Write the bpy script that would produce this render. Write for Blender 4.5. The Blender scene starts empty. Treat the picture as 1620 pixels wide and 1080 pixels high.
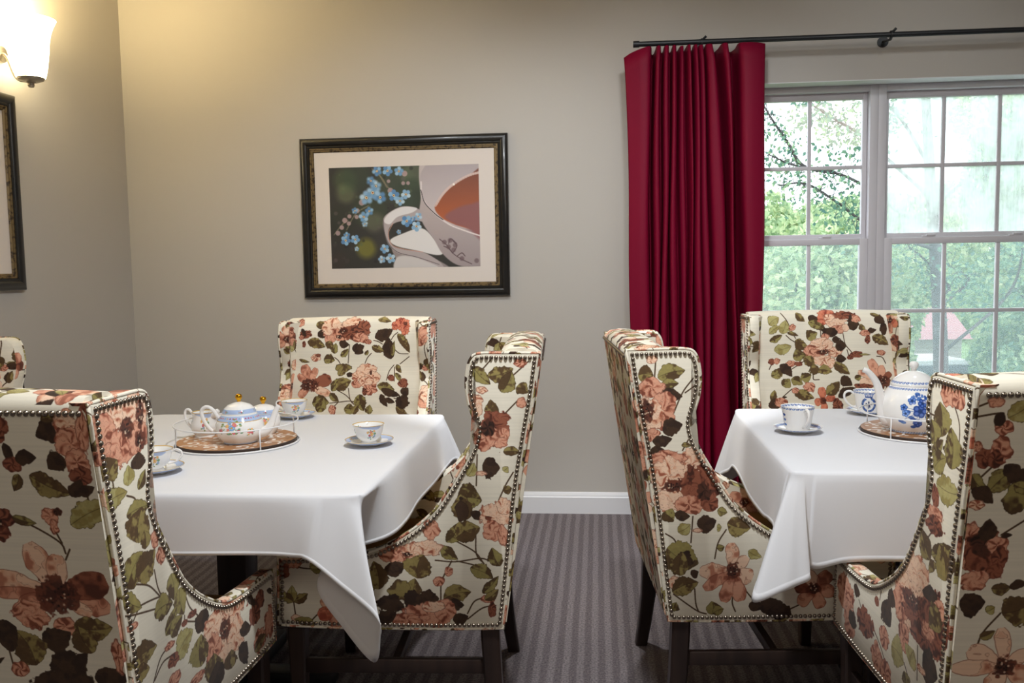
import bpy, bmesh, math, random
import numpy as np
from mathutils import Vector, Matrix

# ------------------------------------------------------------------ scene, camera, light
SC = bpy.context.scene
COL = SC.collection
PI = math.pi
D = 4.545          # far wall
XL = -2.493        # left wall
CEIL = 2.86

cam_d = bpy.data.cameras.new('camera')
cam_d.sensor_width = 36.0
cam_d.lens = 1400.0 / 1620.0 * 36.0
cam_d.clip_start = 0.05
cam = bpy.data.objects.new('camera', cam_d)
COL.objects.link(cam)
YAW, PITCH, ROLL, HC = .0984, .0839, -.0166, 1.2865
_f = Vector((-math.sin(YAW) * math.cos(PITCH), math.cos(YAW) * math.cos(PITCH), -math.sin(PITCH)))
_r = Vector((math.cos(YAW), math.sin(YAW), 0))
_u = _r.cross(_f)
_R = math.cos(ROLL) * _r + math.sin(ROLL) * _u
_U = -math.sin(ROLL) * _r + math.cos(ROLL) * _u
cam.matrix_world = Matrix(((_R.x, _U.x, -_f.x, 0), (_R.y, _U.y, -_f.y, 0), (_R.z, _U.z, -_f.z, HC), (0, 0, 0, 1)))
SC.camera = cam

SC.view_settings.view_transform = 'Standard'
SC.view_settings.look = 'None'
SC.view_settings.gamma = 1.0
SC.view_settings.use_curve_mapping = False
SC.view_settings.exposure = 0.0
SC.cycles.max_bounces = 8
SC.cycles.diffuse_bounces = 4
SC.cycles.transparent_max_bounces = 24
SC.cycles.sample_clamp_indirect = 6.0

W = bpy.data.worlds.new('overcast_sky')
SC.world = W
W.use_nodes = True
W.node_tree.nodes['Background'].inputs[0].default_value = (.86, .93, 1.0, 1)
W.node_tree.nodes['Background'].inputs[1].default_value = 3.1


def light(name, kind, loc, power, color, size=.3, aim=None, spot=None, blend=.5):
    d = bpy.data.lights.new(name, kind)
    d.energy = power
    d.color = color
    if kind == 'AREA':
        d.shape = 'DISK'
        d.size = size
    else:
        d.shadow_soft_size = size
    if kind == 'SPOT':
        d.spot_size = spot
        d.spot_blend = blend
    o = bpy.data.objects.new(name, d)
    COL.objects.link(o)
    o.location = loc
    if aim is not None:
        o.rotation_euler = (Vector(aim) - Vector(loc)).to_track_quat('-Z', 'Y').to_euler()
    return o


NEUTRAL = (.935, .97, 1.0)
# recessed downlights: one between the tables, two beyond them, two washing the far wall, one by the far baseboard;
# unseen soft warm fill lights, added near the camera to brighten the foreground
light('ceiling_downlight', 'SPOT', (.0, 1.55, 2.82), 176, NEUTRAL, .10, (.0, 1.75, 0), 3.0, .5)
light('ceiling_downlight', 'SPOT', (-1.05, 2.95, 2.82), 5, NEUTRAL, .10, (-1.05, 2.9, 0), 2.4, .9)
light('ceiling_downlight', 'SPOT', (1.15, 3.0, 2.82), 17, NEUTRAL, .10, (1.1, 2.9, 0), 2.4, .9)
light('ceiling_downlight', 'SPOT', (-.75, 3.05, 2.82), 42, NEUTRAL, .10, (-.8, D, 1.1), 1.6, .8)
light('ceiling_downlight', 'SPOT', (.35, 3.05, 2.82), 42, NEUTRAL, .10, (.2, D, 1.1), 1.6, .8)
light('ceiling_downlight', 'SPOT', (1.5, 3.1, 2.82), 20, NEUTRAL, .10, (1.5, D, 1.6), 1.6, .8)
light('ceiling_downlight', 'SPOT', (-.05, 3.55, 2.82), 120, NEUTRAL, .05, (-.05, 3.55, 0), .80, .25)
light('fill_light', 'AREA', (-.3, -.8, 2.80), 22, (1, .88, .74), 1.2, (-.3, 1.6, .3))
light('fill_light', 'AREA', (2.4, .2, 2.80), 18, (1, .90, .78), 1.2, (1.6, 1.6, .3))

# ------------------------------------------------------------------ helpers: objects
def link(o, parent=None):
    COL.objects.link(o)
    if parent:
        o.parent = parent
    return o


def tag(o, label=None, cat=None, group=None, kind=None):
    if label: o['label'] = label
    if cat: o['category'] = cat
    if group: o['group'] = group
    if kind: o['kind'] = kind
    return o


def thing(name, label, cat, loc=(0, 0, 0), rotz=0, group=None):
    o = bpy.data.objects.new(name, None)
    o.empty_display_size = .05
    o.location = loc
    o.rotation_euler = (0, 0, rotz)
    link(o)
    return tag(o, label, cat, group)


def finish(name, bm, mat, parent=None, smooth=40, uv=None, loc=None):
    """turn a bmesh into one mesh object; uv(co, normal) -> (u, v) fills a UV layer"""
    if uv:
        bm.normal_update()
        lay = bm.loops.layers.uv.verify()
        for f in bm.faces:
            for l in f.loops:
                l[lay].uv = uv(l.vert.co, f.normal)
    me = bpy.data.meshes.new(name)
    bm.to_mesh(me)
    bm.free()
    if smooth:
        me.polygons.foreach_set('use_smooth', [True] * len(me.polygons))
        if smooth < 180:
            me.set_sharp_from_angle(angle=math.radians(smooth))
    for m in (mat if isinstance(mat, (list, tuple)) else [mat]):
        me.materials.append(m)
    o = bpy.data.objects.new(name, me)
    if loc is not None:
        me.transform(Matrix.Translation(-Vector(loc)))
        o.location = loc
    return link(o, parent)


def struct(name, bm, mat, parent=None, smooth=40):
    o = finish(name, bm, mat, parent, smooth)
    if not parent:
        o['kind'] = 'structure'
    return o


def nb():
    return bmesh.new()


def add_box(bm, lo, hi, bev=0, seg=2):
    t = bmesh.new()
    bmesh.ops.create_cube(t, size=1)
    lo, hi = Vector(lo), Vector(hi)
    c, s = (lo + hi) / 2, hi - lo
    for v in t.verts:
        v.co = Vector((v.co.x * s.x, v.co.y * s.y, v.co.z * s.z)) + c
    if bev:
        bmesh.ops.bevel(t, geom=t.edges[:], offset=bev, segments=seg, affect='EDGES', profile=.5)
    me = bpy.data.meshes.new('t')
    t.to_mesh(me)
    t.free()
    bm.from_mesh(me)
    bpy.data.meshes.remove(me)
    return bm


def box(lo, hi, bev=0, seg=2):
    return add_box(nb(), lo, hi, bev, seg)


def catmull(pts, n=6, closed=False):
    P = [Vector(p) for p in pts]
    out = []
    N = len(P)
    for i in range(N if closed else N - 1):
        a = P[(i - 1) % N] if closed or i > 0 else P[i] * 2 - P[i + 1]
        b, c = P[i], P[(i + 1) % N]
        d = P[(i + 2) % N] if closed or i + 2 < N else P[i + 1] * 2 - P[i]
        for k in range(n):
            t = k / n
            out.append(.5 * ((2 * b) + (c - a) * t + (2 * a - 5 * b + 4 * c - d) * t * t + (3 * b - a - 3 * c + d) * t ** 3))
    if not closed:
        out.append(P[-1].copy())
    return out


def add_tube(bm, pts, rad, seg=10, closed=False, caps=True, flat=1.0):
    P = [Vector(p) for p in pts]
    n = len(P)
    R = rad if isinstance(rad, (list, tuple)) else [rad] * n
    rings = []
    up = None
    for i in range(n):
        t = (P[(i + 1) % n] - P[i - 1]) if closed or 0 < i < n - 1 else (P[1] - P[0] if i == 0 else P[-1] - P[-2])
        t.normalize()
        if up is None:
            up = t.orthogonal().normalized()
        up = (up - t * up.dot(t))
        if up.length < 1e-6:
            up = t.orthogonal()
        up.normalize()
        s = t.cross(up)
        rings.append([bm.verts.new(P[i] + R[i] * (math.cos(2 * PI * k / seg) * up + flat * math.sin(2 * PI * k / seg) * s)) for k in range(seg)])
    m = n if closed else n - 1
    for i in range(m):
        a, b = rings[i], rings[(i + 1) % n]
        off = 0
        if closed and i == n - 1:
            off = min(range(seg), key=lambda o: (a[0].co - b[o].co).length)
        for k in range(seg):
            bm.faces.new((a[k], a[(k + 1) % seg], b[(k + 1 + off) % seg], b[(k + off) % seg]))
    if caps and not closed:
        bm.faces.new(rings[0][::-1])
        bm.faces.new(rings[-1])
    return bm


def tube(pts, rad, seg=10, closed=False, flat=1.0):
    return add_tube(nb(), pts, rad, seg, closed, True, flat)


def add_lathe(bm, prof, seg=40, c=(0, 0, 0), uvband=None):
    """profile of (r, z); columns are not merged at the seam so a wrap-round UV has no smear"""
    cx, cy, cz = c
    lay = bm.loops.layers.uv.verify() if uvband else None
    rows = []
    for r, z in prof:
        row = []
        for k in range(seg + 1):
            a = -PI + 2 * PI * k / seg
            row.append(bm.verts.new((cx + r * math.sin(a), cy - r * math.cos(a), cz + z)))
        rows.append(row)
    for i in range(len(prof) - 1):
        for k in range(seg):
            q = (rows[i][k], rows[i][k + 1], rows[i + 1][k + 1], rows[i + 1][k])
            if (q[0].co - q[3].co).length < 1e-7 and prof[i][0] < 1e-6:
                continue
            try:
                f = bm.faces.new(q)
            except ValueError:
                continue
            if lay:
                z0, z1 = uvband
                for l, (kk, ii) in zip(f.loops, ((k, i), (k + 1, i), (k + 1, i + 1), (k, i + 1))):
                    l[lay].uv = (kk / seg, (prof[ii][1] - z0) / (z1 - z0))
    return bm


def lathe(prof, seg=40, c=(0, 0, 0), uvband=None, weld=True):
    bm = add_lathe(nb(), prof, seg, c, uvband)
    if weld:
        bmesh.ops.remove_doubles(bm, verts=bm.verts[:], dist=1e-6)
    return bm


# ------------------------------------------------------------------ helpers: materials
def s2l(c):
    return tuple(((x / 255) / 12.92 if x / 255 <= .04045 else ((x / 255 + .055) / 1.055) ** 2.4) for x in c)


def mat(name, rgb, rough=.5, metal=0, spec=.5, coat=0, bump=None, sheen=0, trans=0):
    m = bpy.data.materials.new(name)
    m.use_nodes = True
    nt = m.node_tree
    b = nt.nodes['Principled BSDF']
    b.inputs['Base Color'].default_value = (*s2l(rgb), 1)
    b.inputs['Roughness'].default_value = rough
    b.inputs['Metallic'].default_value = metal
    b.inputs['Specular IOR Level'].default_value = spec
    b.inputs['Coat Weight'].default_value = coat
    b.inputs['Sheen Weight'].default_value = sheen
    b.inputs['Transmission Weight'].default_value = trans
    if bump:
        scale, strength, dist = bump
        n = nt.nodes.new('ShaderNodeTexNoise')
        n.inputs['Scale'].default_value = scale
        n.inputs['Detail'].default_value = 4
        g = nt.nodes.new('ShaderNodeTexCoord')
        nt.links.new(g.outputs['Object'], n.inputs['Vector'])
        bp = nt.nodes.new('ShaderNodeBump')
        bp.inputs['Strength'].default_value = strength
        bp.inputs['Distance'].default_value = dist
        nt.links.new(n.outputs['Fac'], bp.inputs['Height'])
        nt.links.new(bp.outputs['Normal'], b.inputs['Normal'])
    return m


def add_noise_color(m, rgb2, scale=20, stretch=(1, 1, 1), lo=.4, hi=.6, detail=4):
    nt = m.node_tree
    b = nt.nodes['Principled BSDF']
    c1 = tuple(b.inputs['Base Color'].default_value)
    g = nt.nodes.new('ShaderNodeTexCoord')
    mp = nt.nodes.new('ShaderNodeMapping')
    mp.inputs['Scale'].default_value = stretch
    n = nt.nodes.new('ShaderNodeTexNoise')
    n.inputs['Scale'].default_value = scale
    n.inputs['Detail'].default_value = detail
    r = nt.nodes.new('ShaderNodeValToRGB')
    r.color_ramp.elements[0].position = lo
    r.color_ramp.elements[0].color = c1
    r.color_ramp.elements[1].position = hi
    r.color_ramp.elements[1].color = (*s2l(rgb2), 1)
    nt.links.new(g.outputs['Object'], mp.inputs['Vector'])
    nt.links.new(mp.outputs['Vector'], n.inputs['Vector'])
    nt.links.new(n.outputs['Fac'], r.inputs['Fac'])
    nt.links.new(r.outputs['Color'], b.inputs['Base Color'])
    return m


# ------------------------------------------------------------------ procedural print painter
def _sm(x):
    return np.clip(x, 0, 1)


def noise2(h, w, cell, seed):
    rng = np.random.RandomState(seed)
    gh, gw = int(h / cell) + 3, int(w / cell) + 3
    g = rng.rand(gh, gw)
    y = np.arange(h) / cell
    x = np.arange(w) / cell
    yi, xi = y.astype(int), x.astype(int)
    fy, fx = y - yi, x - xi
    fy, fx = (fy * fy * (3 - 2 * fy))[:, None], (fx * fx * (3 - 2 * fx))[None, :]
    a, b = g[yi][:, xi], g[yi][:, xi + 1]
    c, d = g[yi + 1][:, xi], g[yi + 1][:, xi + 1]
    return (a * (1 - fx) + b * fx) * (1 - fy) + (c * (1 - fx) + d * fx) * fy


PETAL = [((240, 204, 176), (218, 156, 124), (150, 80, 60)), ((222, 164, 136), (192, 122, 96), (120, 64, 48)), ((150, 90, 68), (104, 56, 42), (70, 40, 32)), ((86, 52, 40), (54, 36, 28), (44, 28, 24)), ((216, 132, 102), (186, 96, 72), (134, 58, 46))]
LEAF = [((182, 172, 114), (152, 138, 82)), ((152, 140, 84), (86, 66, 42)), ((94, 72, 46), (148, 132, 80)), ((72, 52, 38), (56, 40, 32))]
_A = lambda c: np.array(c, float) / 255


class Canvas:
    """a flat piece of cloth, paper or china glaze measured in metres, y up, painted shape by shape"""

    def __init__(s, x0, y0, x1, y1, ppm, base, seed=1):
        s.x0, s.y0, s.x1, s.y1, s.p = x0, y0, x1, y1, ppm
        s.w, s.h = int(round((x1 - x0) * ppm)), int(round((y1 - y0) * ppm))
        s.a = np.ones((s.h, s.w, 3)) * _A(base)
        s.n1 = .65 * noise2(s.h, s.w, .022 * ppm, seed) + .35 * noise2(s.h, s.w, .009 * ppm, seed + 1)
        s.n2 = .6 * noise2(s.h, s.w, max(2, .008 * ppm), seed + 2) + .4 * noise2(s.h, s.w, max(2, .004 * ppm), seed + 3)

    def win(s, xa, ya, xb, yb):
        i0, i1 = max(0, int((xa - s.x0) * s.p) - 1), min(s.w, int((xb - s.x0) * s.p) + 2)
        j0, j1 = max(0, int((ya - s.y0) * s.p) - 1), min(s.h, int((yb - s.y0) * s.p) + 2)
        if i1 <= i0 or j1 <= j0:
            return None
        X = s.x0 + (np.arange(i0, i1) + .5) / s.p
        Y = s.y0 + (np.arange(j0, j1) + .5) / s.p
        return (slice(j0, j1), slice(i0, i1)), X[None, :] + 0 * Y[:, None], Y[:, None] + 0 * X[None, :]

    def put(s, sl, m, c):
        m = m[..., None]
        s.a[sl] = s.a[sl] * (1 - m) + c * m

    def leaf(s, x1, y1, x2, y2, w, sh, petal=False):
        L = math.hypot(x2 - x1, y2 - y1)
        if L < 1e-5:
            return
        q = s.win(min(x1, x2) - w, min(y1, y2) - w, max(x1, x2) + w, max(y1, y2) + w)
        if not q:
            return
        sl, X, Y = q
        dx, dy = (x2 - x1) / L, (y2 - y1) / L
        u = ((X - x1) * dx + (Y - y1) * dy) / L
        v = -(X - x1) * dy + (Y - y1) * dx
        n1, n2 = s.n1[sl], s.n2[sl]
        uc = np.clip(u, 0, 1)
        if petal:
            hw = .5 * w * np.sqrt(np.clip(np.sin(PI * np.clip(uc * .93 + .035, 0, 1)), 0, 1)) * (.5 + .6 * uc) * (1 + .5 * (n1 - .5))
        else:
            v = v - .10 * w * np.sin(PI * uc) * (1 if (x1 * 997 + y2 * 331) % .02 > .01 else -1)
            hw = .5 * w * np.sin(PI * uc ** .78) ** .85 * (1 + .45 * (n2 - .5))
        d = np.where((u > 0) & (u < 1), hw - np.abs(v), -1)
        mk = _sm(d * s.p + .5)
        pal = (PETAL if petal else LEAF)[sh]
        if petal:
            t = _sm((n1 - (.46 if sh else .52)) * 5) * .75 + .6 * _sm(.42 - uc) * 1.6
            c = _A(pal[0]) * (1 - _sm(t)[..., None]) + _A(pal[1]) * _sm(t)[..., None]
            t3 = (_sm((n1 - (.61 if sh else .68)) * 9) * .5 + _sm((.34 - uc) * 4 + (n2 - .5) * 2) * .6).clip(0, .9)[..., None]
            c = c * (1 - t3) + _A(pal[2]) * t3
            fold = _sm(1 - np.abs(n1 - .55) / .02) * .45
            edge = _sm(1 - np.abs(d - .0008) / .0013) * .75
            k = np.maximum(fold, edge)[..., None]
            c = c * (1 - k) + _A((112, 58, 44)) * k
        else:
            t = _sm((.6 * n1 + .4 * n2 - .47 + .11 * np.sign(v) * (sh in (1, 2))) * 7)
            c = _A(pal[0]) * (1 - t[..., None]) + _A(pal[1]) * t[..., None]
            c = c * (.92 + .16 * n2[..., None])
            k = np.maximum(_sm(1 - np.abs(v) / .0011) * .6 * (uc < .9), _sm(1 - np.abs(d - .0006) / .0012) * .8)[..., None]
            c = c * (1 - k) + _A((58, 44, 30)) * k
        s.put(sl, mk, c)

    def blob(s, x, y, rx, ry, code):
        q = s.win(x - rx * 1.4, y - ry * 1.4, x + rx * 1.4, y + ry * 1.4)
        if not q:
            return
        sl, X, Y = q
        n1, n2 = s.n1[sl], s.n2[sl]
        r = np.sqrt(((X - x) / rx) ** 2 + ((Y - y) / ry) ** 2)
        a = np.arctan2((Y - y) / ry, (X - x) / rx)
        lob = .10 * np.abs(np.sin(a * 2.5 + x * 90)) + .9 * (n1 - .5) * .5 + .35 * (n2 - .5)
        d = (1 + lob - .05 - r) * min(rx, ry)
        mk = _sm(d * s.p + .5)
        pal = LEAF[code - 10] if code >= 10 else PETAL[code]
        if code >= 10:
            t = _sm((n1 - .43) * 5.0)
        else:                                            # ruffled petals: tones swirl round the heart of the bloom
            qq = .50 * n1 + .18 * n2 + .32 * (.5 + .5 * np.sin(5 * a + 11 * n1 + 5 * r + x * 60))
            t = _sm((qq - (.46 if code else .52)) * 5.5)
        c = _A(pal[0]) * (1 - t[..., None]) + _A(pal[1]) * t[..., None]
        if code < 10:
            t3 = (_sm((qq - (.62 if code else .67)) * 12) * .8)[..., None]
            c = c * (1 - t3) + _A(pal[2]) * t3
        fold = _sm(1 - np.abs(((n1 * 5 + n2 * 1.2) % 1.0) - .5) / .05) * (.5 if code < 3 or code == 4 else .2)
        edge = _sm(1 - np.abs(d - .0008) / .0014) * .75
        k = np.maximum(fold, edge)[..., None]
        dk = _A((58, 44, 30)) if code >= 10 else _A((108, 56, 44))
        s.put(sl, mk, c * (1 - k) + dk * k)

    def center(s, x, y, rx, ry):
        q = s.win(x - rx * 1.3, y - ry * 1.3, x + rx * 1.3, y + ry * 1.3)
        if not q:
            return
        sl, X, Y = q
        n1, n2 = s.n1[sl], s.n2[sl]
        r = np.sqrt(((X - x) / rx) ** 2 + ((Y - y) / ry) ** 2)
        mk = _sm((n2 * .9 + .75 - r * 1.05 - .25 * n1) * 6) * .92
        t = _sm((n2 - .45) * 4)[..., None]
        s.put(sl, mk, _A((70, 38, 30)) * (1 - t) + _A((112, 60, 44)) * t)
        rng = random.Random(int(x * 1e4) + int(y * 1e4) * 7)
        for k in range(14 if rx > .012 else 0):
            an, rr = rng.uniform(0, 6.28), rng.uniform(.15, .6)
            s.dot(x + math.cos(an) * rr * rx, y + math.sin(an) * rr * ry, .0022, (46, 28, 24) if k % 3 else (206, 176, 150))

    def dot(s, x, y, r, c, alpha=1, ry=None, soft=1.0):
        ry = ry or r
        q = s.win(x - r * 1.5, y - ry * 1.5, x + r * 1.5, y + ry * 1.5)
        if not q:
            return
        sl, X, Y = q
        d = 1 - np.sqrt(((X - x) / r) ** 2 + ((Y - y) / ry) ** 2)
        s.put(sl, _sm(d * min(r, ry) * s.p / soft + .5) * alpha, _A(c))

    def line(s, pts, w, c=(80, 60, 42), alpha=1, soft=1.0):
        P = catmull([(a, b, 0) for a, b in pts], 6) if len(pts) > 2 else [Vector((a, b, 0)) for a, b in pts]
        for a, b in zip(P[:-1], P[1:]):
            q = s.win(min(a.x, b.x) - 2 * w - .002, min(a.y, b.y) - 2 * w - .002, max(a.x, b.x) + 2 * w + .002, max(a.y, b.y) + 2 * w + .002)
            if not q:
                continue
            sl, X, Y = q
            L2 = (b - a).length_squared + 1e-12
            t = np.clip(((X - a.x) * (b.x - a.x) + (Y - a.y) * (b.y - a.y)) / L2, 0, 1)
            d = np.hypot(X - a.x - t * (b.x - a.x), Y - a.y - t * (b.y - a.y))
            s.put(sl, _sm((w - d) * s.p / soft + .5) * alpha, _A(c))

    def poly(s, pts, c, alpha=1, soft=1.0, smooth=True, c2=None, ax=(0, 1)):
        P = [(p.x, p.y) for p in catmull([(a, b, 0) for a, b in pts], 6, True)] if smooth else pts
        xs, ys = [p[0] for p in P], [p[1] for p in P]
        q = s.win(min(xs) - .004, min(ys) - .004, max(xs) + .004, max(ys) + .004)
        if not q:
            return
        sl, X, Y = q
        ins = np.zeros(X.shape, bool)
        dist = np.full(X.shape, 1e9)
        n = len(P)
        for i in range(n):
            (ax_, ay_), (bx, by) = P[i], P[(i + 1) % n]
            if ay_ != by:
                ins ^= ((ay_ > Y) != (by > Y)) & (X < (bx - ax_) * (Y - ay_) / (by - ay_) + ax_)
            L2 = (bx - ax_) ** 2 + (by - ay_) ** 2 + 1e-14
            t = np.clip(((X - ax_) * (bx - ax_) + (Y - ay_) * (by - ay_)) / L2, 0, 1)
            dist = np.minimum(dist, np.hypot(X - ax_ - t * (bx - ax_), Y - ay_ - t * (by - ay_)))
        d = np.where(ins, dist, -dist)
        col = _A(c)
        if c2 is not None:
            g = X * ax[0] + Y * ax[1]
            g = ((g - g.min()) / (g.max() - g.min() + 1e-9))[..., None]
            col = _A(c) * (1 - g) + _A(c2) * g
        s.put(sl, _sm(d * s.p / soft + .5) * alpha, col)

    def motifs(s, text, dx=0, dy=0):
        ms = [m.split() for m in text.split(';') if m.strip()]
        for m in ms:
            if m[0] == 'S':
                v = list(map(float, m[1:]))
                s.line([(v[i] + dx, v[i + 1] + dy) for i in range(0, len(v), 2)], .0017)
        for m in ms:
            t, v = m[0], list(map(float, m[1:]))
            if t == 'L': s.leaf(v[0] + dx, v[1] + dy, v[2] + dx, v[3] + dy, v[4] * 1.16, int(v[5]))
            elif t == 'P': s.leaf(v[0] + dx, v[1] + dy, v[2] + dx, v[3] + dy, v[4], int(v[5]), True)
            elif t == 'V': s.blob(v[0] + dx, v[1] + dy, v[2] * 1.1, v[3] * 1.1, int(v[4]))
            elif t == 'C': s.center(v[0] + dx, v[1] + dy, v[2], v[3])

    def image(s, name):
        im = bpy.data.images.new(name, s.w, s.h)
        px = np.ones((s.h, s.w, 4), np.float32)
        px[..., :3] = np.clip(s.a, 0, 1)
        im.pixels.foreach_set(px.ravel())
        im.update()
        return im


def spray(rng, x, y, scale=1.0):
    """one loose flowering spray of the fabric print, as motif text"""
    out = []
    a0 = rng.uniform(0, 6.28)
    for k in range(rng.randint(3, 5)):
        a = a0 + k * 6.28 / 4 + rng.uniform(-.4, .4)
        r1, r2 = .045 * scale, rng.uniform(.08, .12) * scale
        out.append('S %f %f %f %f %f %f' % (x, y, x + r1 * math.cos(a), y + r1 * math.sin(a), x + r2 * math.cos(a + .3), y + r2 * math.sin(a + .3)))
        for j in range(2):
            b = a + .3 + rng.uniform(-.8, .8)
            bx, by = x + r2 * .8 * math.cos(a + .3), y + r2 * .8 * math.sin(a + .3)
            L = rng.uniform(.035, .055) * scale
            out.append('L %f %f %f %f %f %d' % (bx, by, bx + L * math.cos(b), by + L * math.sin(b), rng.uniform(.02, .03) * scale, rng.choice([0, 1, 1, 2, 2, 3])))
    kind = rng.randint(0, 2)
    if kind < 2:
        n = 6
        for k in range(n):
            a = a0 + k * 6.28 / n
            r = rng.uniform(.05, .065) * scale
            out.append('P %f %f %f %f %f %d' % (x, y, x + r * math.cos(a), y + r * math.sin(a), .045 * scale, rng.choice([0, 0, 1, 1, 4] if kind else [0, 1, 1, 2])))
        out.append('C %f %f %f %f 3' % (x, y, .018 * scale, .016 * scale))
    else:
        for k in range(7):
            a, r = rng.uniform(0, 6.28), rng.uniform(.01, .045) * scale
            out.append('V %f %f %f %f %d' % (x + r * math.cos(a), y + r * math.sin(a), .028 * scale, .024 * scale, rng.choice([0, 0, 1, 1, 2])))
    return ';'.join(out)


def buds(rng, x, y):
    out = []
    a = rng.uniform(0, 6.28)
    out.append('S %f %f %f %f' % (x, y, x + .04 * math.cos(a), y + .04 * math.sin(a)))
    out.append('V %f %f .012 .011 %d' % (x + .045 * math.cos(a), y + .045 * math.sin(a), rng.choice([0, 1, 2])))
    for k in range(3):
        b = a + 2 + k * 1.1
        out.append('L %f %f %f %f .024 %d' % (x, y, x + .045 * math.cos(b), y + .045 * math.sin(b), rng.choice([0, 1, 2, 3])))
    return ';'.join(out)


CREAM = (233, 226, 208)


def weave(cv, seed):
    rows = np.random.RandomState(seed).rand(cv.h)
    rows = np.convolve(rows, np.ones(3) / 3, 'same')
    cv.a *= (.975 + .05 * rows)[:, None, None]


def fabric_material(name, im, period=None):
    m = bpy.data.materials.new(name)
    m.use_nodes = True
    nt = m.node_tree
    b = nt.nodes['Principled BSDF']
    b.inputs['Roughness'].default_value = .85
    b.inputs['Specular IOR Level'].default_value = .25
    b.inputs['Sheen Weight'].default_value = .08
    t = nt.nodes.new('ShaderNodeTexImage')
    t.image = im
    t.extension = 'REPEAT' if period else 'EXTEND'
    nt.links.new(t.outputs['Color'], b.inputs['Base Color'])
    g = nt.nodes.new('ShaderNodeTexCoord')
    mp = nt.nodes.new('ShaderNodeMapping')
    mp.inputs['Scale'].default_value = (120, 120, 700)
    n = nt.nodes.new('ShaderNodeTexNoise')
    n.inputs['Scale'].default_value = 1
    n.inputs['Detail'].default_value = 2
    bp = nt.nodes.new('ShaderNodeBump')
    bp.inputs['Strength'].default_value = .15
    bp.inputs['Distance'].default_value = .001
    nt.links.new(g.outputs['Object'], mp.inputs['Vector'])
    nt.links.new(mp.outputs['Vector'], n.inputs['Vector'])
    nt.links.new(n.outputs['Fac'], bp.inputs['Height'])
    nt.links.new(bp.outputs['Normal'], b.inputs['Normal'])
    return m


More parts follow.
